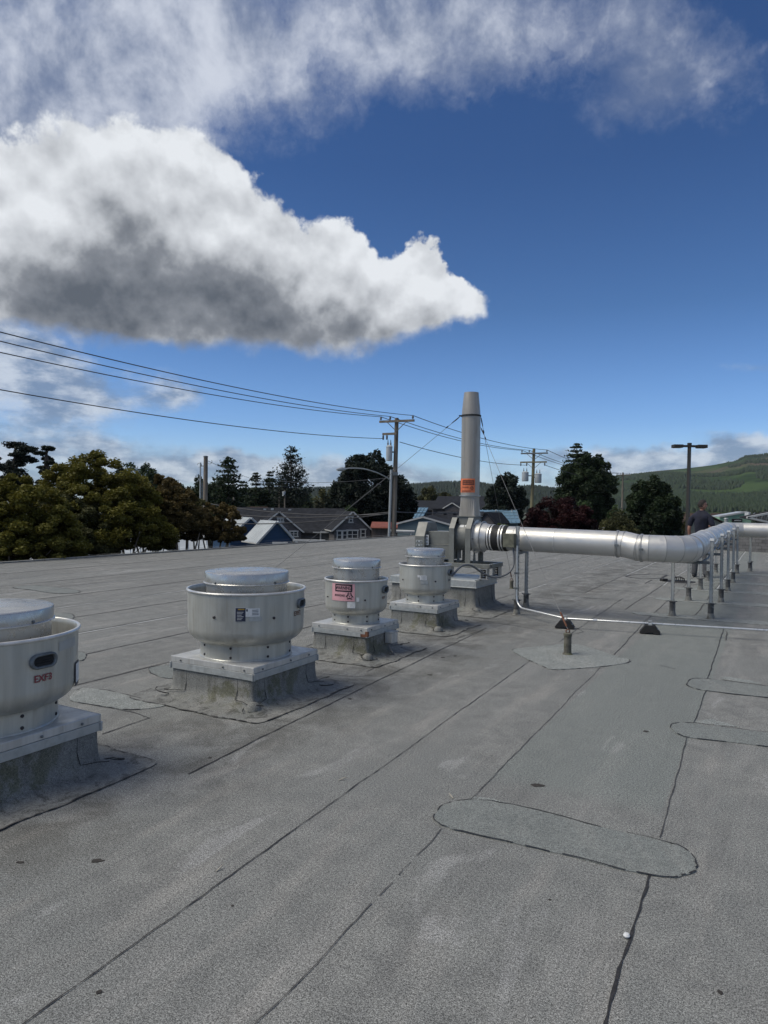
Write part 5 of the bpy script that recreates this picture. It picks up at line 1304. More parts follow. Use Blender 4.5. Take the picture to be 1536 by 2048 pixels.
def gable(parent, c, ang, hw, length, ze, zr, wall='hgrey', roof='hroof', over=.3, trim=True, ribs=0, wins=(), back=False, zg=GZ, roofthick=.12):
    """gable front centred at c facing the viewer, ridge running away at angle ang; adds parts to parent"""
    f = Vector((sin(ang), cos(ang), 0)); s = Vector((cos(ang), -sin(ang), 0)); c = Vector((c.x, c.y, 0)); Zv = Vector((0,0,1))
    pts = [c - s*hw + Zv*zg, c + s*hw + Zv*zg, c + s*hw + Zv*ze, c + Zv*zr, c - s*hw + Zv*ze]
    MB().extr(pts, f*length).build('wall', M[wall], parent, world=True)
    sl = (zr-ze)/hw; th = roofthick
    for sg in (-1, 1):
        a = c + Zv*(zr+.03) - f*over; b = c + s*sg*(hw+over) + Zv*(ze+.03-sl*over) - f*over
        n_ = Vector((s.x*sg*sl, s.y*sg*sl, 1)).normalized()
        r_ = MB().extr([a, b, b+n_*th, a+n_*th] if sg > 0 else [a+n_*th, b+n_*th, b, a], f*(length+2*over)); ro = r_.build('roof', M[roof], parent, world=True)
        if trim:
            q = -f*.03; MB().extr([a+q-Zv*.02, b+q-Zv*.02, b+q+n_*(th+.0), a+q+n_*(th+.0)], f*.05).build('barge_board', M['trim'], parent, world=True)
            MB().box(b + n_*th*.4 + f*(length/2+over) + s*sg*.04, (length+2*over,.08,.10), rz=atan2(f.y, f.x)).build('gutter', M['trim'], parent, world=True)
        if ribs:
            mb = MB(); k = int((length+2*over)/ribs)
            for i in range(k+1):
                o = f*(ribs*i+.02); mb.tube([a+n_*(th+.015)+o, b+n_*(th+.015)+o], .028, 5)
            mb.build('standing_seams', M[roof], ro).location = (-parent.location.x, -parent.location.y, -parent.location.z)
    for (wx, wz, ww, wh, mull) in wins:
        w0 = c + s*wx + Zv*wz - f*.03; A = (s, f, Zv)
        fr_ = MB(); t_ = .09
        for (ox, oz, dx_, dz_) in ((0,wh/2,ww+.2,t_*1.3),(0,-wh/2,ww+.2,t_*1.3),(-ww/2,0,t_,wh),(ww/2,0,t_,wh)): fr_.box(w0 + s*ox + Zv*oz, (dx_,.08,dz_), ax=A)
        for i in range(1, mull): fr_.box(w0 + s*(-ww/2+ww*i/mull), (.06,.07,wh), ax=A)
        if mull > 1 or wh < 1: fr_.box(w0, (ww,.065,.05), ax=A)
        wo = fr_.build('window', M['trim'], parent, world=True); po = MB().box(w0 + f*.02, (ww,.02,wh), ax=A).build('pane', M['glass'], wo); po.location = (-parent.location.x, -parent.location.y, -parent.location.z)
def Z(px, py, Y): return P(px, py, Y).z
def sz(px_, Y): return px_*Y/FPX
# blue gabled outbuilding with white metal roof
c = P(553, 1044, 58); hb = thing('blue_shed', 'small blue gabled building with white standing seam metal roof', 'shed', (c.x, c.y, GZ))
gable(hb, c, radians(-30), sz(35,58), 3.2, Z(520,1081,58), Z(553,1045,58), 'hblue', 'mwhite', .25, ribs=.36)
c2_ = P(500, 1036, 62); gable(hb, c2_, radians(-30), sz(40,62), 5.5, Z(480,1072,62), Z(500,1038,62), 'hblue', 'mwhite', .25, ribs=.36)
MB().box(P(618,1081,57), (2.6,.25,.16), rz=-.08).build('gutter', M['trim'], hb, world=True)
MB().box(P(560,1086,56), (1.2,.2,.15)).build('door_hood', M['trim'], hb, world=True)
# long white metal roof low behind the shrubs
c = P(300, 1080, 50); hs_ = thing('white_roof_building', 'low building with white metal roof glimpsed through the shrub stems', 'building', (c.x, c.y, GZ))
gable(hs_, P(75,1080,38), radians(72), 2.6, 8.5, Z(250,1112,42), Z(250,1072,42), 'hwhite', 'mwhite', .3, ribs=.5)
# grey house with two front gables
c = P(640, 1040, 72); hg = thing('grey_house', 'dark grey shingled house with two white-trimmed front gables and charcoal roof', 'house', (c.x, c.y, GZ))
YG = 68
g1 = P(558,1030,YG-2); gable(hg, g1, radians(-14), sz(43,YG), 9, Z(612,1063,YG-2), Z(558,1025.5,YG-2), 'hgrey', 'hroof', .2, wins=[(sz(3,YG), Z(558,1040,YG-2), .50,.34,2),(sz(29,YG), Z(588,1068,YG-2),.7,.5,2)])
g2 = P(705,1030,YG-3); gable(hg, g2, radians(-14), sz(35,YG), 9, Z(741,1060,YG-3), Z(705,1025.5,YG-3), 'hgrey', 'hroof', .2,
    wins=[(-.15, Z(705,1039,YG-3), .30,.52,1),(sz(-25,YG), Z(690,1070,YG-3),.42,.8,1),(sz(-14,YG),Z(700,1070,YG-3),.45,.8,1),(sz(0,YG), Z(705,1069,YG-3),1.0,.78,2),(sz(21,YG), Z(725,1067,YG-3),.42,.75,1)])
c = P(582,1030,YG+4); 
mb = MB(); s = Vector((cos(radians(-4)), sin(radians(-4)), 0)); e0 = P(460,1066,YG-.5); e1 = P(690,1066,YG-.5); rdg0 = P(470,1017,YG+4.5); rdg1 = P(700,1020,YG+4.5)
bk = Vector((0,5,-2.6))
mb.extr([e0, e1, rdg1, rdg0], (0,.1,.14)); ro = mb.build('roof', M['hroof'], hg, world=True)
MB().extr([rdg0, rdg1, rdg1+bk, rdg0+bk], (0,.1,.14)).build('roof', M['hroof'], hg, world=True)
MB().extr([Vector((e0.x,e0.y+.4,GZ)), Vector((e1.x,e1.y+.4,GZ)), Vector((e1.x,e1.y+.4,e1.z)), Vector((e0.x,e0.y+.4,e0.z))], (0,8,0)).build('wall', M['hgrey'], hg, world=True)
w = P(652,1073,YG-.6); fr_ = MB(); fr_.box(w+Vector((0,0,.42)),(1.15,.08,.12)); fr_.box(w-Vector((0,0,.42)),(1.15,.08,.12)); fr_.box(w-Vector((.52,0,0)),(.12,.08,.8)); fr_.box(w+Vector((.52,0,0)),(.12,.08,.8)); wo = fr_.build('window', M['trim'], hg, world=True)
MB().box(w+Vector((0,.03,0))-hg.location,(1.0,.02,.75)).build('pane', M['glass'], wo)
MB().box(P(646,1065,YG-.8), (1.9,.12,.10)).build('gutter', M['trim'], hg, world=True)
for (x, y) in ((530,1019.5),(580,1020.5),(545,1018.5)): MB().box(P(x,y,YG+4.2), (.28,.28,.22)).build('roof_vent', M['galv'], hg, world=True)
# brown roofed house behind on the left
c = P(425,1016,85); hn = thing('brown_roof_house', 'house with brown shingle roof left behind the grey house', 'house', (c.x, c.y, GZ)); gable(hn, P(380,1020,82), radians(62), 3.6, 9, Z(400,1040,82), Z(425,1015,82), 'hwhite', 'hroof_b', .3)
c = P(428,1003,100); hn2 = thing('far_gable_house', 'small far grey gable just right of the bare pole', 'house', (c.x, c.y, GZ)); gable(hn2, c, radians(5), 1.6, 6, Z(440,1012,100), Z(428,1001,100), 'hgrey', 'hroof', .2)
# blue metal roof house
c = P(810,1030,84); hm = thing('blue_roof_house', 'house with pale blue metal roof and white window beside the nearest utility pole', 'house', (c.x, c.y, GZ))
e0 = P(751,1038,84); e1 = P(842,1041,82); r0 = P(770,1015.5,88); r1 = P(856,1017.5,86)
def slope(parent, e0, e1, r0, r1, m, ribs=0, back=True, wall='hgreen', zg=GZ, ov=.4):
    ro = MB().extr([e0, e1, r1, r0], (0,.08,.12)).build('roof', M[m], parent, world=True)
    if back: MB().extr([r0, r1, r1+Vector((0,4.5,-2.2)), r0+Vector((0,4.5,-2.2))], (0,.08,.12)).build('roof', M[m], parent, world=True)
    a = e0.lerp(e1,.03)+Vector((0,ov,0)); b = e0.lerp(e1,.97)+Vector((0,ov,0)); bb = Vector((r1.x,r1.y,r1.z-.05)); aa = Vector((r0.x,r0.y,r0.z-.05)); kk = Vector((0,8,0))
    mb = MB(); A0 = Vector((a.x,a.y,zg)); B0_ = Vector((b.x,b.y,zg)); mb.extr([A0, B0_, b, a], (0,8,0)); mb.extr([b-Vector((.1,0,0)), b+Vector((0,8,0)), bb-Vector((.1,0,.1))], (.1,0,0)); mb.extr([a, a+Vector((0,8,0)), aa-Vector((0,0,.1))], (.1,0,0)); mb.build('wall', M[wall], parent, world=True)
    if ribs:
        mb = MB(); n = int((e1-e0).length/ribs)
        for i in range(n+1): mb.tube([e0.lerp(e1, i/n)+Vector((0,-.02,.15)), r0.lerp(r1, i/n)+Vector((0,-.02,.15))], .035, 5)
        mb.build('standing_seams', M[m], ro).location = -parent.location
        mb = MB(); 
        for k in (.25,.5,.75): mb.tube([e0.lerp(r0,k)+Vector((0,-.02,.15)), e1.lerp(r1,k)+Vector((0,-.02,.15))], .02, 4)
        mb.build('panel_joint', M['galvd'], ro).location = -parent.location
slope(hm, e0, e1, r0, r1, 'mblue', .42)
MB().box(P(795,1043,83.3), (3.2,.1,.55)).build('window', M['hwhite'], hm, world=True); 
for k in range(3): MB().box(P(785+k*9,1043,83.2), (.42,.1,.42)).build('pane', M['glass'], hm, world=True)
MB().tube([r0+Vector((3.2,.3,-.3)), r0+Vector((3.2,.3,.75))], .09, 8).build('chimney', M['galv'], hm, world=True)
c = P(746,1035,90); hw_ = thing('white_cottage', 'white walled cottage end behind the red roofed shed', 'house', (c.x, c.y, GZ)); slope(hw_, P(728,1033.5,90), P(762,1033.5,90), P(732,1024,93), P(760,1024,93), 'hroof', wall='hwhite'); MB().box(P(750,1038,90.2),(.35,.1,.5)).build('window', M['glass'], hw_, world=True)
c = P(768,1050,64); hr_ = thing('red_roof_shed', 'low brown shed with rusty red roof beyond the roof edge', 'shed', (c.x, c.y, GZ)); slope(hr_, P(741,1056,63), P(800,1057,63), P(744,1046,66), P(800,1047,66), 'hrust', wall='hbrown')
# grey-green gable house
c = P(846,1040,60); hh_ = thing('grey_green_house', 'grey-green gable end with white trim behind the belt guard', 'house', (c.x, c.y, GZ)); gable(hh_, c, radians(8), sz(51,60), 9, Z(796,1049,60), Z(846,1036,60), 'hgreen', 'hroof', .15)
c = P(803,1063,46); wp_ = thing('white_awning', 'low white awning rail over the roof edge behind the nearest utility pole', 'awning', (c.x, c.y, GZ)); MB().tube([P(779,1062,46), P(829,1063.5,46)], .10, 10).build('beam', M['trim'], wp_, world=True)
for x in (790,822): MB().tube([P(x,1063,46), Vector((P(x,1063,46).x, 46, GZ))], .05, 8).build('post', M['trim'], wp_, world=True)
for i, (x, y, w_, lab, cat) in enumerate([(765,1072,1.0,'white parked car roof peeking over the roof edge left of the nearest pole','car'),(808,1068,.9,'grey parked car roof peeking over the roof edge right of the nearest pole','car')]):
    Yc = 42; c = P(x, y, Yc); zt_ = GZ+1.5; t = thing('parked_car', lab, cat, (c.x, c.y, GZ), .4, None)
    pr = [(-2.1,.35),(-2.15,.75),(-1.3,.88),(-.7,1.42),(.8,1.45),(1.5,.95),(2.15,.85),(2.15,.35)]
    b_ = MB(); b_.extr([(x_, -.85, z_) for x_, z_ in pr], (0,1.7,0)); bevel(b_.build('body', M['hwhite'] if i == 0 else M['galv'], t), .08)
    for wx in (-1.3,1.35):
        for wy in (-.82,.82): MB().lathe([(.001,-.1),(.32,-.1),(.33,.1),(.001,.1)], 18, (wx,wy,.33), (Vector((1,0,0)),Vector((0,0,1)),Vector((0,1,0)))).build('wheel', M['rubber'], t)
    w2 = MB(); w2.extr([(x_, -.87, z_) for x_, z_ in [(-1.1,.95),(-.6,1.36),(.72,1.38),(1.25,.98)]], (0,1.74,0)); w2.build('window', M['glass'], t)
# big charcoal house behind the stack
c = P(900,1010,100); hk_ = thing('charcoal_house', 'large charcoal roofed house behind the base of the stack', 'house', (c.x, c.y, GZ))
slope(hk_, P(806,1019,100), P(900,1022,100), P(815,1002,106), P(880,1003,106), 'hroof', wall='hgrey'); slope(hk_, P(862,1018,99), P(972,1020,99), P(876,994,107), P(968,994,107), 'hroof', wall='hgrey')
gable(hk_, P(905,1010,97), radians(20), sz(15,97), 5, Z(905,1016,97), Z(905,1007,97), 'hgrey', 'hroof', .2)
MB().box(P(897,1021,97.5),(.9,.1,.35)).build('window', M['trim'], hk_, world=True)
c = P(890,1035,74); hl_ = thing('dark_roof_house', 'low dark brown roof in front of the charcoal house, right behind the stack fan', 'house', (c.x, c.y, GZ))
slope(hl_, P(850,1052,72), P(990,1049,72), P(876,1025,78), P(968,1025,78), 'hroof', wall='hgrey'); 
for x in (890,909): MB().box(P(x,1027,76.5),(.3,.3,.2)).build('roof_vent', M['hroof'], hl_, world=True)
gable(hl_, P(972,1040,70), radians(25), sz(17,70), 5, Z(988,1046,70), Z(972,1027,70), 'hgrey', 'hroof', .2, trim=False)
c = P(1000,1030,76); hb2 = thing('second_blue_roof_house', 'pale blue metal roof right of the stack behind the duct', 'house', (c.x, c.y, GZ)); slope(hb2, P(972,1048,74), P(1040,1046,74), P(955,1022,80), P(1033,1022.5,80), 'mblue', .42)
for x in (992,1024): MB().tube([P(x,1024,79), P(x,1019,79)], .07, 6).build('flue', M['trim'], hb2, world=True)
# right side: tan gable, mint building, white trusses
c = P(1412,1032,75); ht_ = thing('tan_house', 'tan gable ended house right beyond the standing man', 'house', (c.x, c.y, GZ)); gable(ht_, P(1408,1040,75), radians(-12), sz(42,75), 9, Z(1447,1047,75), Z(1412,1029,75), 'htan', 'hroof_b', .3, trim=False)
c = P(1480,1035,95); hq = thing('mint_building', 'mint green metal building with white edged roof and black sign', 'building', (c.x, c.y, GZ))
pts = [P(1439,1034.5,95), P(1492,1025.5,95), P(1560,1050,95), Vector((P(1560,1050,95).x,95,GZ)), Vector((P(1439,1034,95).x,95,GZ))]
MB().extr(pts[::-1], (0,2.4,0)).build('wall', M['hmint'], hq, world=True)
for a, b in ((pts[0],pts[1]),(pts[1],pts[2])):
    d = (b-a).normalized(); MB().box((a+b)/2+Vector((0,-.05,.1)), ((b-a).length,.3,.22), ax=(d, Vector((0,1,0)), Vector((-d.z,0,d.x)))).build('roof_edge', M['trim'], hq, world=True)
    MB().extr([a+Vector((0,0,.03)), b+Vector((0,0,.03)), b+Vector((0,0,.15)), a+Vector((0,0,.15))], (0,2.5,0)).build('roof', M['mwhite'], hq, world=True)
MB().box(P(1474,1040.5,94.9), (1.35,.12,.42)).build('sign', M['ink'], hq, world=True); sg = MB(); 
for k in range(9): sg.box(P(1469.5+k*1.5,1041,94.8), (.06,.04,.12))
sg.build('sign_lettering', M['hwhite'], hq, world=True)
MB().box(P(1501.5,1029,93), (1.1,1.0,.55)).build('roof_unit', M['hwhite'], hq, world=True)
MB().lathe([(.001,0),(.24,0),(.24,.4),(.30,.44),(.24,.52),(.001,.54)], 16, P(1452,1044,93)).build('roof_cowl', M['galv'], hq, world=True)
c = P(1530,1035,80); hx = thing('truss_canopy', 'white edged open canopy frame with dark steel trusses at the right edge', 'canopy', (c.x, c.y, GZ))
a = P(1494,1035,80); b = P(1600,1014,80); e = P(1600,1058,80)
for (p, q) in ((a,b),(a,e)):
    d = (q-p).normalized(); MB().box((p+q)/2, ((q-p).length,.3,.20), ax=(d, Vector((0,1,0)), Vector((-d.z,0,d.x)))).build('fascia', M['trim'], hx, world=True)
tr_ = MB()
for k in range(9):
    f = .1+.1*k; g_ = f+.05; tr_.tube([a.lerp(b,f)+Vector((0,1,0)), a.lerp(e,g_)+Vector((0,1,0))], .05, 5); tr_.tube([a.lerp(e,g_)+Vector((0,1,0)), a.lerp(b,f+.1)+Vector((0,1,0))], .05, 5)
tr_.build('truss', M['galvd'], hx, world=True)
MB().extr([a.lerp(b,.05)+Vector((0,2.2,0)), b+Vector((0,2.2,0)), e+Vector((0,2.2,0)), a.lerp(e,.05)+Vector((0,2.2,0))], (0,.1,0)).build('back_wall', M['hgrey'], hx, world=True)
for k in (.55,.95): q = a.lerp(e,k); MB().tube([q, Vector((q.x,q.y,GZ))], .1, 8).build('post', M['trim'], hx, world=True)
# low grey-roofed strip and white sheds glimpsed left of the man
for i, (x0, x1, y0, y1, Y_, wl, rf, lab) in enumerate([(1318,1384,1052,1040,66,'htan','hroof_b','low tan shed behind the lamp post'),(1225,1262,1062,1052,60,'hwhite','hroof','pale low shed behind the olive bush'),(1385,1415,1040,1032,120,'hwhite','hroof','small pale house far behind the standing man'),(1420,1446,1031,1027,160,'hgrey','hroof_b','far brown roof left of the mint building')]):
    c = P((x0+x1)/2, y0, Y_); t = thing('low_shed', lab, 'shed', (c.x, c.y, GZ)); slope(t, P(x0,y0,Y_), P(x1,y0,Y_), P(x0+3,y1,Y_+4), P(x1-3,y1,Y_+4), rf, wall=wl)

# ------------------------------------------------------------------ poles, lamps, wires
M['wood'] = mat('pole_wood', (.17,.145,.115), .9, nscale=6, namt=.3, stretch=(1,1,.15)); M['wood_y'] = mat('yellow_pole_wood', (.17,.15,.085), .9, nscale=6, namt=.25, stretch=(1,1,.15))
M['porc'] = mat('insulator', (.10,.095,.09), .3); M['tank'] = mat('transformer_paint', (.42,.45,.46), .5, nscale=4, namt=.1); M['lamp'] = mat('bronze_lamp_paint', (.030,.026,.020), .5)
ARM = Vector((cos(radians(-24)), sin(radians(-24)), 0))
def upole(label, pxb, pxt, top, Y, r, arms, wood='wood', tanks=(), conduit=False, group='utility poles'):
    b = P(pxb, 1075, Y); tp_ = P(pxt, top, Y); sl_ = (tp_.x-b.x)/(tp_.z-b.z); base = Vector((b.x + (GZ-b.z)*sl_, Y, GZ)); t = thing('utility_pole', label, 'utility pole', base, 0, group)
    ax = (tp_-base).normalized(); at = lambda z: base + ax*((z-GZ)/ax.z)
    MB().tube([base, at((GZ+tp_.z)/2), tp_], [r*1.15, r, r*.8], 12).build('pole', M[wood], t, world=True); pins = []
    for (py, half, off, typ) in arms:
        z = P(pxt, py, Y).z; c = at(z) - Vector((0,r*1.3,0)) + ARM*off; a = MB().box(c, (2*half,.10,.12), rz=atan2(ARM.y, ARM.x)).build('crossarm', M[wood if typ != 'steel' else 'galvd'], t, world=True)
        for sg in (-1, 1):
            if abs(off) < .3: MB().tube([c + ARM*half*.55*sg - Vector((0,.06,.05)), at(z-.55)-Vector((0,r,0))], .022, 6).build('brace', M['galvd'], a).location = -t.location
        ps = (-.92,-.38,.92) if typ != 'drop' else (-.95,-.5,.85)
        for k in ps:
            p = c + ARM*half*k
            if typ in ('top','steel'): 
                MB().lathe([(.015,.06),(.018,.10),(.055,.12),(.06,.16),(.045,.18),(.055,.21),(.035,.26),(.001,.27)], 12, p).build('insulator', M['porc'], a).location = -t.location; pins.append(p+Vector((0,0,.27)))
            else:
                MB().lathe([(.015,-.06),(.05,-.10),(.05,-.28),(.02,-.32),(.001,-.33)], 10, p).build('insulator', M['porc'], a).location = -t.location; pins.append(p+Vector((0,0,-.25)))
    for (dx, py, rr, hh) in tanks:
        z = P(pxt, py, Y).z; c = at(z) + Vector((dx,-.12,0)); k = MB().lathe([(.001,-hh/2),(rr*.95,-hh/2),(rr,-hh/2+.03),(rr,hh/2-.05),(rr*1.06,hh/2-.04),(rr*1.06,hh/2),(rr*.6,hh/2+.07),(.001,hh/2+.09)], 20, c).build('transformer', M['tank'], t, world=True)
        for q in (-.45,.45): MB().lathe([(.03,hh/2),(.05,hh/2+.08),(.03,hh/2+.12),(.05,hh/2+.16),(.03,hh/2+.22),(.015,hh/2+.38),(.001,hh/2+.39)], 8, c+Vector((q*rr,0,0))).build('bushing', M['porc'], k).location = -t.location
        MB().box(c + Vector((-dx*.5,.08,.1)), (abs(dx),.06,.08)).build('bracket', M['galvd'], k).location = -t.location
    if conduit: MB().tube([base+Vector((-.28,-.1,0)), at(P(pxt,940,Y).z)+Vector((-.22,-.1,0))], .075, 8).build('riser_conduit', M['galv'], t, world=True)
    return t, at, pins
Yp = 39
t1_, at1, pins1 = upole('nearest wooden utility pole, with crossarm, one transformer and a curved street lamp arm', 787, 793.5, 836, Yp, .135, [(843,1.03,0,'top'),(868,.42,-.40,'drop1')], tanks=[(-.36,908,.17,.78)], conduit=True)
z_ = P(788,962,Yp).z; b0 = at1(z_); ap = [P(783,962,Yp), P(770,953,Yp-.4), P(750,944,Yp-.9), P(725,937.5,Yp-1.4), P(700,936.5,Yp-2), P(688,938,Yp-2.2)]
MB().tube(smooth(ap, 3), [.032]*16, 8).build('lamp_arm', M['galv'], t1_, world=True); hd_ = MB(); hd_.tube([P(691,938,Yp-2.15), P(684,938.5,Yp-2.3), P(674,939.5,Yp-2.5)], [.06,.12,.06], 10); hd_.build('lamp_head', M['galv'], t1_, world=True)
MB().box(at1(P(790,948,Yp).z)+Vector((0,-.16,0)), (.3,.12,.18)).build('clamp', M['galvd'], t1_, world=True)
Y2 = 60
t2_, at2, pins2 = upole('second utility pole with two crossarms and two transformers, right of the stack', 1061.5, 1068, 897, Y2, .15, [(907,1.14,0,'steel'),(924.5,1.12,-.05,'drop')], 'wood_y', tanks=[(-.68,954,.28,.75),(.42,957,.28,.75)])
t3_, at3, pins3 = upole('distant utility pole between the tall tree and the rounded dark tree', 1243, 1246, 945, 108, .15, [(950,1.0,0,'top')], 'wood')
# bare pole and mast on the left
p_ = P(411.5,914,45); t = thing('utility_pole', 'bare wooden pole without crossarm rising from the left shrubs', 'utility pole', (p_.x,45,GZ), 0, 'utility poles'); MB().tube([(p_.x,45,GZ),(p_.x,45,p_.z)], [.17,.135], 12).build('pole', M['wood'], t, world=True); MB().lathe([(.001,.0),(.15,-.01),(.15,.06),(.001,.09)], 12, p_).build('pole_cap', M['galvd'], t, world=True)
MB().tube(arc(P(419,923,44.9), Vector((1,0,0)), Vector((0,0,1)), .16, -2.2, .6, 8), .014, 5).build('wire_loop', M['wire'], t, world=True)
p_ = P(401,925,44); t = thing('service_mast', 'thin grey service mast with weatherhead beside the bare wooden pole', 'mast', (p_.x,44,GZ)); MB().tube([(p_.x,44,GZ),(p_.x,44,p_.z)], .045, 10).build('mast_pipe', M['galv'], t, world=True)
MB().tube(arc(P(399,930,44), Vector((1,0,0)), Vector((0,0,1)), .13, -pi*.6, pi, 10), .02, 6).build('weatherhead', M['galv'], t, world=True); MB().tube([P(401,932,44), P(408,932,44)], .03, 6).build('standoff', M['galvd'], t, world=True)
MB().tube([P(404.5,965,44), (P(404.5,965,44).x,44,GZ)], .035, 8).build('second_pipe', M['galvd'], t, world=True)
for i, (x, ty, Y_, lab) in enumerate([(559,976,90,'thin dark pole behind the left gable of the grey house'),(570,980,88,'thin pole with a small pale box above the left gable of the grey house'),(679.5,994,84,'short thin grey pole left of a twin above the grey house ridge'),(692.5,995,84,'short thin grey pole right of its twin above the grey house ridge'),(468,945,92,'thin pole against the dark conifer left of the grey house'),(1209,1000,95,'thin pole below the tall dark tree')]):
    p_ = P(x, ty, Y_); t = thing('thin_pole', lab, 'pole', (p_.x,Y_,GZ), 0, 'thin poles among the houses'); MB().tube([(p_.x,Y_,GZ),(p_.x,Y_,p_.z)], .10, 8).build('pole', M['wood'], t, world=True)
    if i == 1: MB().lathe([(.001,0),(.22,0),(.22,.55),(.001,.6)], 12, P(568,992,Y_)).build('meter_can', M['tank'], t, world=True)
    else: MB().box(P(x, ty+4, Y_), (.7,.08,.08)).build('crossarm', M['galvd'], t, world=True)
# twin lamp post in the car park
p_ = P(1379,888,33); bb_ = P(1374,1070,33); t = thing('lamp_post', 'dark bronze car park lamp post with two shoebox heads', 'lamp post', (bb_.x-.03,33,GZ))
MB().tube([(bb_.x-.03,33,GZ), p_], [.105,.088], 4, smooth=False).build('post', M['lamp'], t, world=True)
ca = p_ + Vector((0,0,-.10)); MB().box(ca, (.75,.09,.10)).build('lamp_arm', M['lamp'], t, world=True)
for sg in (-1,1): 
    h_ = MB(); h_.box(ca+Vector((.56*sg,0,-.01)), (.44,.36,.15)); ho = bevel(h_.build('lamp_head', M['lamp'], t, world=True), .02); MB().box(ca+Vector((.56*sg,0,-.088))-t.location, (.34,.28,.012)).build('lens', M['glass'], ho)
MB().box(p_+Vector((0,0,-.05)), (.15,.15,.2)).build('post_cap', M['lamp'], t, world=True)
# overhead wires
def wire(label, a, b, sag, r=.016, group='overhead power lines', cat='overhead wire', n=28):
    t = thing('overhead_wire', label, cat, a, 0, group); pts = [a + (b-a)*(i/n) + Vector((0,0,-4*sag*(i/n)*(1-i/n))) for i in range(n+1)]
    MB().tube(pts, r, 5).build('strand', M['wire'], t, world=True)
P0 = Vector((-11.6,16.2,0)); dz = {0:.0,1:.0,2:.0}
def back(pin, py0, Yb=16.2, extra=0):
    """the span's near end stands at the next pole back along the street, left of the frame"""
    off = pin - Vector((at1(0).x, Yp, 0)); q = P0 + Vector((off.x, off.y, 0)); return q
order = sorted(range(3), key=lambda i: pins1[i].x)
names = ['lowest of the three upper power lines left of the nearest pole','middle of the three upper power lines left of the nearest pole','highest of the three upper power lines left of the nearest pole']
for k, i in enumerate(order):
    a = back(pins1[i], 0); py = [705,683,665][k]; sag = .35
    # height of the far-left end so that the line passes the frame edge where it should
    b = pins1[i]; 
    f = None
    for s in range(1, 400):
        q = a + (b-a)*(s/400); 
        if q.x/q.y > ray(0,py).x/ray(0,py).y: f = s/400; break
    zt_ = P(0, py, (a+(b-a)*f).y).z; a.z = (zt_ + 4*sag*f*(1-f) - b.z*f)/(1-f); wire(names[k], a, b, sag)
low1 = at1(P(790,878,Yp).z); dp = pins1[3]
a = back(dp, 0); b = dp; f = [s/400 for s in range(1,400) if (a+(b-a)*(s/400)).x/(a+(b-a)*(s/400)).y > ray(0,780).x/ray(0,780).y][0]; zt_ = P(0,780,(a+(b-a)*f).y).z; a.z = (zt_ + 4*.35*f*(1-f) - b.z*f)/(1-f)
wire('single lower power line reaching the small lower bracket of the nearest pole', a, b, .35)
o2 = sorted(range(3), key=lambda i: pins2[i].x)
for k in range(3): wire('power line %s between the nearest pole and the second pole' % ['at left','in the middle','at right'][k], pins1[order[k]], pins2[o2[k]], .35, .02)
wire('lower power line between the nearest pole and the second pole', at1(P(793,884,Yp).z)+Vector((.2,0,0)), pins2[4], .3, .02)
for k in range(3): wire('power line %s running on beyond the second pole' % ['at left','in the middle','at right'][k], pins2[o2[k]], pins3[k], .6, .024)
wire('lower power line running on beyond the second pole', pins2[5], at3(P(1245,960,108).z), .5, .024)
for k, (pa_, pb_, sag) in enumerate([((395,1003,44),(782,1028,39),.35),((330,1008,46),(782,1024,39),.55),((250,1030,40),(783,1026,39),.55),((787,1024,39),(1040,1018,70),.2),((782,955,39),(560,962,60),.2),((412,920,45),(640,965,110),1.2)]):
    wire(['upper telephone cable crossing in front of the grey house','middle telephone cable sagging in front of the grey house','lowest telephone cable sagging in front of the grey house','telephone cable running on right of the nearest pole','thin service wire left of the street lamp arm','service wire falling right from the bare wooden pole'][k], P(*pa_), P(*pb_), sag, .028 if k < 4 else .014, 'telephone and service wires')
wire('diagonal stay wire running down left from the nearest pole', P(782,948,39), P(700,1014,46), 0.0, .022, 'telephone and service wires')
# ------------------------------------------------------------------ hills and far wood
def prof_right(px):      # skyline of the right-hand hill, read at its distance
    xs = [1040,1100,1180,1233,1305,1375,1427,1478,1490,1536,1640,1800]; ys = [1004,992,966,953,945,938,933,924,917,911,900,890]
    return float(np.interp(px, xs, ys))
M['hill'] = None
def hillmat():
    m = bpy.data.materials.new('hillside'); m.use_nodes = True; N = NT(m.node_tree); b = N.n['Principled BSDF']; b.inputs['Roughness'].default_value = 1; b.inputs['Specular IOR Level'].default_value = .05
    tc = N.new('ShaderNodeTexCoord'); p = tc.outputs['Object']
    c = N.mix(N.ss(N.noise(p, .012, 8, .65), .38, .62), (.014,.028,.012), (.036,.062,.022))
    s = N.new('ShaderNodeSeparateXYZ'); N.l.new(p, s.inputs[0])
    c = N.mix(N.ss(N.noise(N.mapping(p, sc=(1,1,2)), .006, 6, .6, .5), .50, .58), c, (.048,.078,.028))
    band = N.ss(s.outputs[2], 70, 100); cut = N.m('MULTIPLY', N.ss(N.noise(N.mapping(p, sc=(.6,1,2.2)), .0042, 6, .6, .6), .38, .50), band)
    c = N.mix(N.m('MULTIPLY', cut, .9), c, (.100,.078,.060)); N.l.new(c, b.inputs['Base Color']); return m
M['hill'] = hillmat()
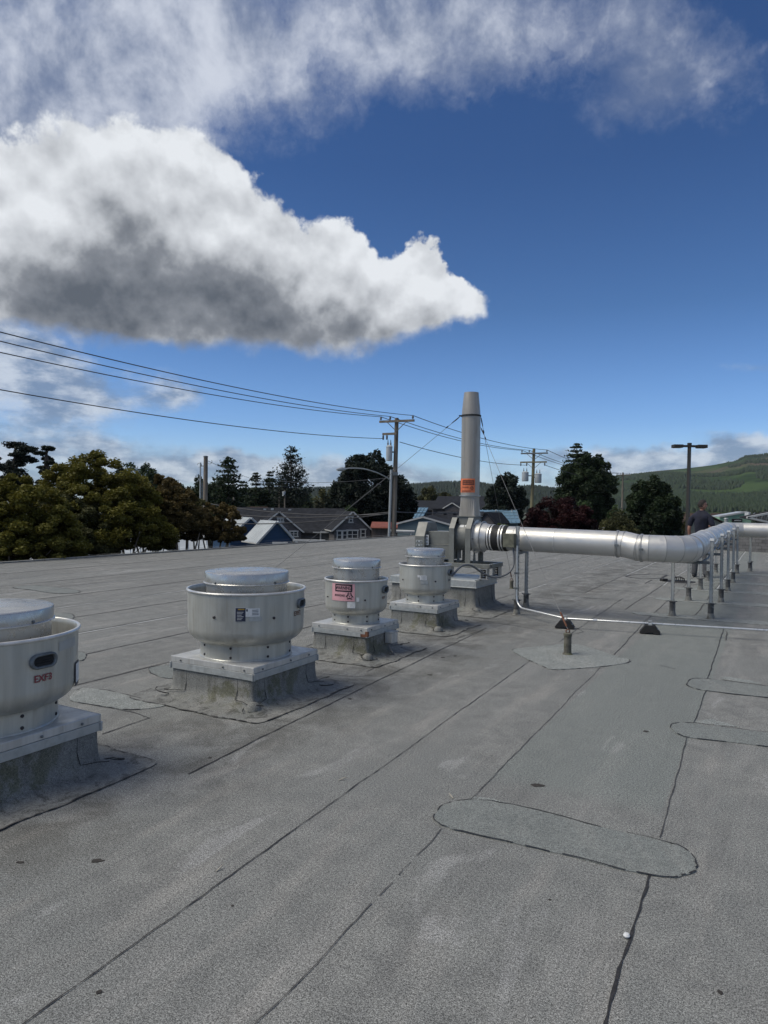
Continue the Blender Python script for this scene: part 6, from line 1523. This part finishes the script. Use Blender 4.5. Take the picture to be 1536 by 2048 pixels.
def hill(name, prof, px0, px1, Y0, Y1, nx=90, ny=24, base_z=GZ):
    vs = []; 
    for j in range(ny+1):
        f = j/ny; Y = Y0 + (Y1-Y0)*f
        for i in range(nx+1):
            px = px0 + (px1-px0)*i/nx; q = P(px, prof(px), Y1); zt_ = q.z; k = f*f*(3-2*f); edge = min(1, (i/nx)*8)
            x = ray(px,1000).x/ray(px,1000).y*Y
            z = base_z + (zt_-base_z)*(.30*f+.70*k)*1.0 + (sin(x*.013+Y*.004)*5 + sin(x*.031-Y*.011)*3)*sin(pi*min(f,1))
            vs.append((x, Y, z))
    for i in range(nx+1): x, Y, z = vs[ny*(nx+1)+i]; vs.append((x*1.25, Y*1.25, base_z))
    W_ = nx+1; fs = [(j*W_+i, j*W_+i+1, (j+1)*W_+i+1, (j+1)*W_+i) for j in range(ny+1) for i in range(nx)]
    o = struct(MB().add(vs, fs, True).build(name, M['hill'])); return vs, W_
vsR, WR = hill('hills', prof_right, 1020, 1900, 700, 2300)
def prof_mid(px): return float(np.interp(px, [380,480,560,640,700,800,870,930,970,1010,1060,1100,1180,1260], [1000,994,988,982,982,976,974,974,976,982,982,988,994,1004]))
vsM, WM = hill('hills', prof_mid, 380, 1260, 600, 1500, 70, 18)
def forest(name, vs, W_, n, seed, hh, parts, label):
    """far conifer woods: thousands of small spires on the hillside, one mass"""
    rs = np.random.RandomState(seed); A = np.array(vs); ny = len(A)//W_ - 1; P_ = A[:ny*W_].reshape(ny, W_, 3); pts = []
    while len(pts) < n:
        m_ = n*3; i = rs.uniform(0, W_-1.01, m_); j = rs.uniform(0, ny-1.001, m_); i0 = i.astype(int); j0 = j.astype(int); fi = (i-i0)[:,None]; fj = (j-j0)[:,None]
        q = P_[j0,i0]*(1-fi)*(1-fj) + P_[j0,i0+1]*fi*(1-fj) + P_[j0+1,i0]*(1-fi)*fj + P_[j0+1,i0+1]*fi*fj
        keep = parts(q, i/(W_-1), j/(ny-1), rs); pts += list(q[keep])
    pts = np.array(pts[:n]); seg = 5; h = hh*rs.uniform(.55,1.25,size=n); r = h*rs.uniform(.22,.42,size=n)
    V_ = np.empty((n, seg*2+1, 3)); 
    for lev, (zz_, kr) in enumerate(((0.05,1.0),(.5,.62))):
        for k in range(seg):
            a = 2*pi*k/seg + rs.uniform(0,1,size=n); V_[:,lev*seg+k,0] = pts[:,0]+np.cos(a)*r*kr; V_[:,lev*seg+k,1] = pts[:,1]+np.sin(a)*r*kr; V_[:,lev*seg+k,2] = pts[:,2]+h*zz_
    V_[:,-1] = pts; V_[:,-1,2] += h
    base = (np.arange(n)*(seg*2+1))[:,None]; q4 = np.array([[k,(k+1)%seg,seg+(k+1)%seg,seg+k] for k in range(seg)]).reshape(-1); t3_ = np.array([[seg+k,seg+(k+1)%seg,seg*2] for k in range(seg)]).reshape(-1)
    loops = np.concatenate([base+q4[None,:], base+t3_[None,:]], axis=1).astype(np.int32).ravel(); per = seg*4+seg*3
    starts = (np.arange(n)[:,None]*per + np.array([4*k for k in range(seg)]+[4*seg+3*k for k in range(seg)])[None,:]).astype(np.int32).ravel(); tot = np.tile(np.array([4]*seg+[3]*seg, dtype=np.int32), n)
    me = bpy.data.meshes.new(name); me.vertices.add(n*(seg*2+1)); me.vertices.foreach_set('co', V_.astype(np.float32).ravel()); me.loops.add(len(loops)); me.loops.foreach_set('vertex_index', loops); me.polygons.add(len(starts)); me.polygons.foreach_set('loop_start', starts); me.polygons.foreach_set('loop_total', tot)
    at = me.attributes.new('tint','FLOAT','FACE'); at.data.foreach_set('value', np.repeat(rs.uniform(0,1,size=n), seg*2).astype(np.float32)); me.materials.append(L['far']); me.update()
    o = bpy.data.objects.new(name, me); COL.objects.link(o); o['label'] = label; o['category'] = 'wood'; o['kind'] = 'stuff'
L['far'] = leafmat('far_conifers', (.016,.030,.014), (.027,.047,.019), .05)
def selR(q, i, j, rs):
    z = q[:,2]; px = q[:,0]/q[:,1]*FPX+768
    n1_ = np.sin(q[:,0]*.008+1.3)*np.cos(q[:,1]*.006)+.5*np.sin(q[:,0]*.021+q[:,1]*.017)
    cut = (z > 84) & (n1_ > -.75) & ~((px > 1476) & (j > .80))
    n2_ = np.sin(q[:,0]*.019+q[:,1]*.006+2)*np.cos(q[:,1]*.013-q[:,0]*.004)+.4*np.sin(q[:,0]*.05); patchy = (z > 22) & (n2_ > .25)
    return (~cut) & (~patchy) & (j > .02)
forest('far_wood', vsR, WR, 34000, 5, 7.5, selR, 'conifer woods covering the lower slopes of the right-hand hill')
L['far'] = leafmat('ridge_conifers', (.009,.017,.013), (.020,.034,.020), .05)
forest('far_wood', vsM, WM, 22000, 6, 9, lambda q, i, j, rs: (j > .05) | (rs.uniform(0,1,len(j)) < .3), 'dark wooded ridge low behind the houses and the stack')

# ------------------------------------------------------------------ air
def hazebox():
    mb = MB(); mb.box((300,1100,160), (7600,6600,340+0)); o = mb.build('haze', None) if False else None
    me = bpy.data.meshes.new('haze'); b = MB().box((200,1500,(GZ-1+290)/2), (8000,6400,290-(GZ-1)))
    me.from_pydata(b.v, [], b.f); m = bpy.data.materials.new('haze_air'); m.use_nodes = True; nt = m.node_tree; nt.nodes.clear()
    out = nt.nodes.new('ShaderNodeOutputMaterial'); pv = nt.nodes.new('ShaderNodeVolumePrincipled'); pv.inputs['Color'].default_value = (.82,.90,1,1); pv.inputs['Density'].default_value = HAZE
    nt.links.new(pv.outputs[0], out.inputs['Volume']); me.materials.append(m); o = bpy.data.objects.new('haze', me); COL.objects.link(o); o['kind'] = 'stuff'; o['label'] = 'thin pale air that softens the far hills'; o['category'] = 'haze'
HAZE = .00005
hazebox()
C.cycles.volume_bounces = 0
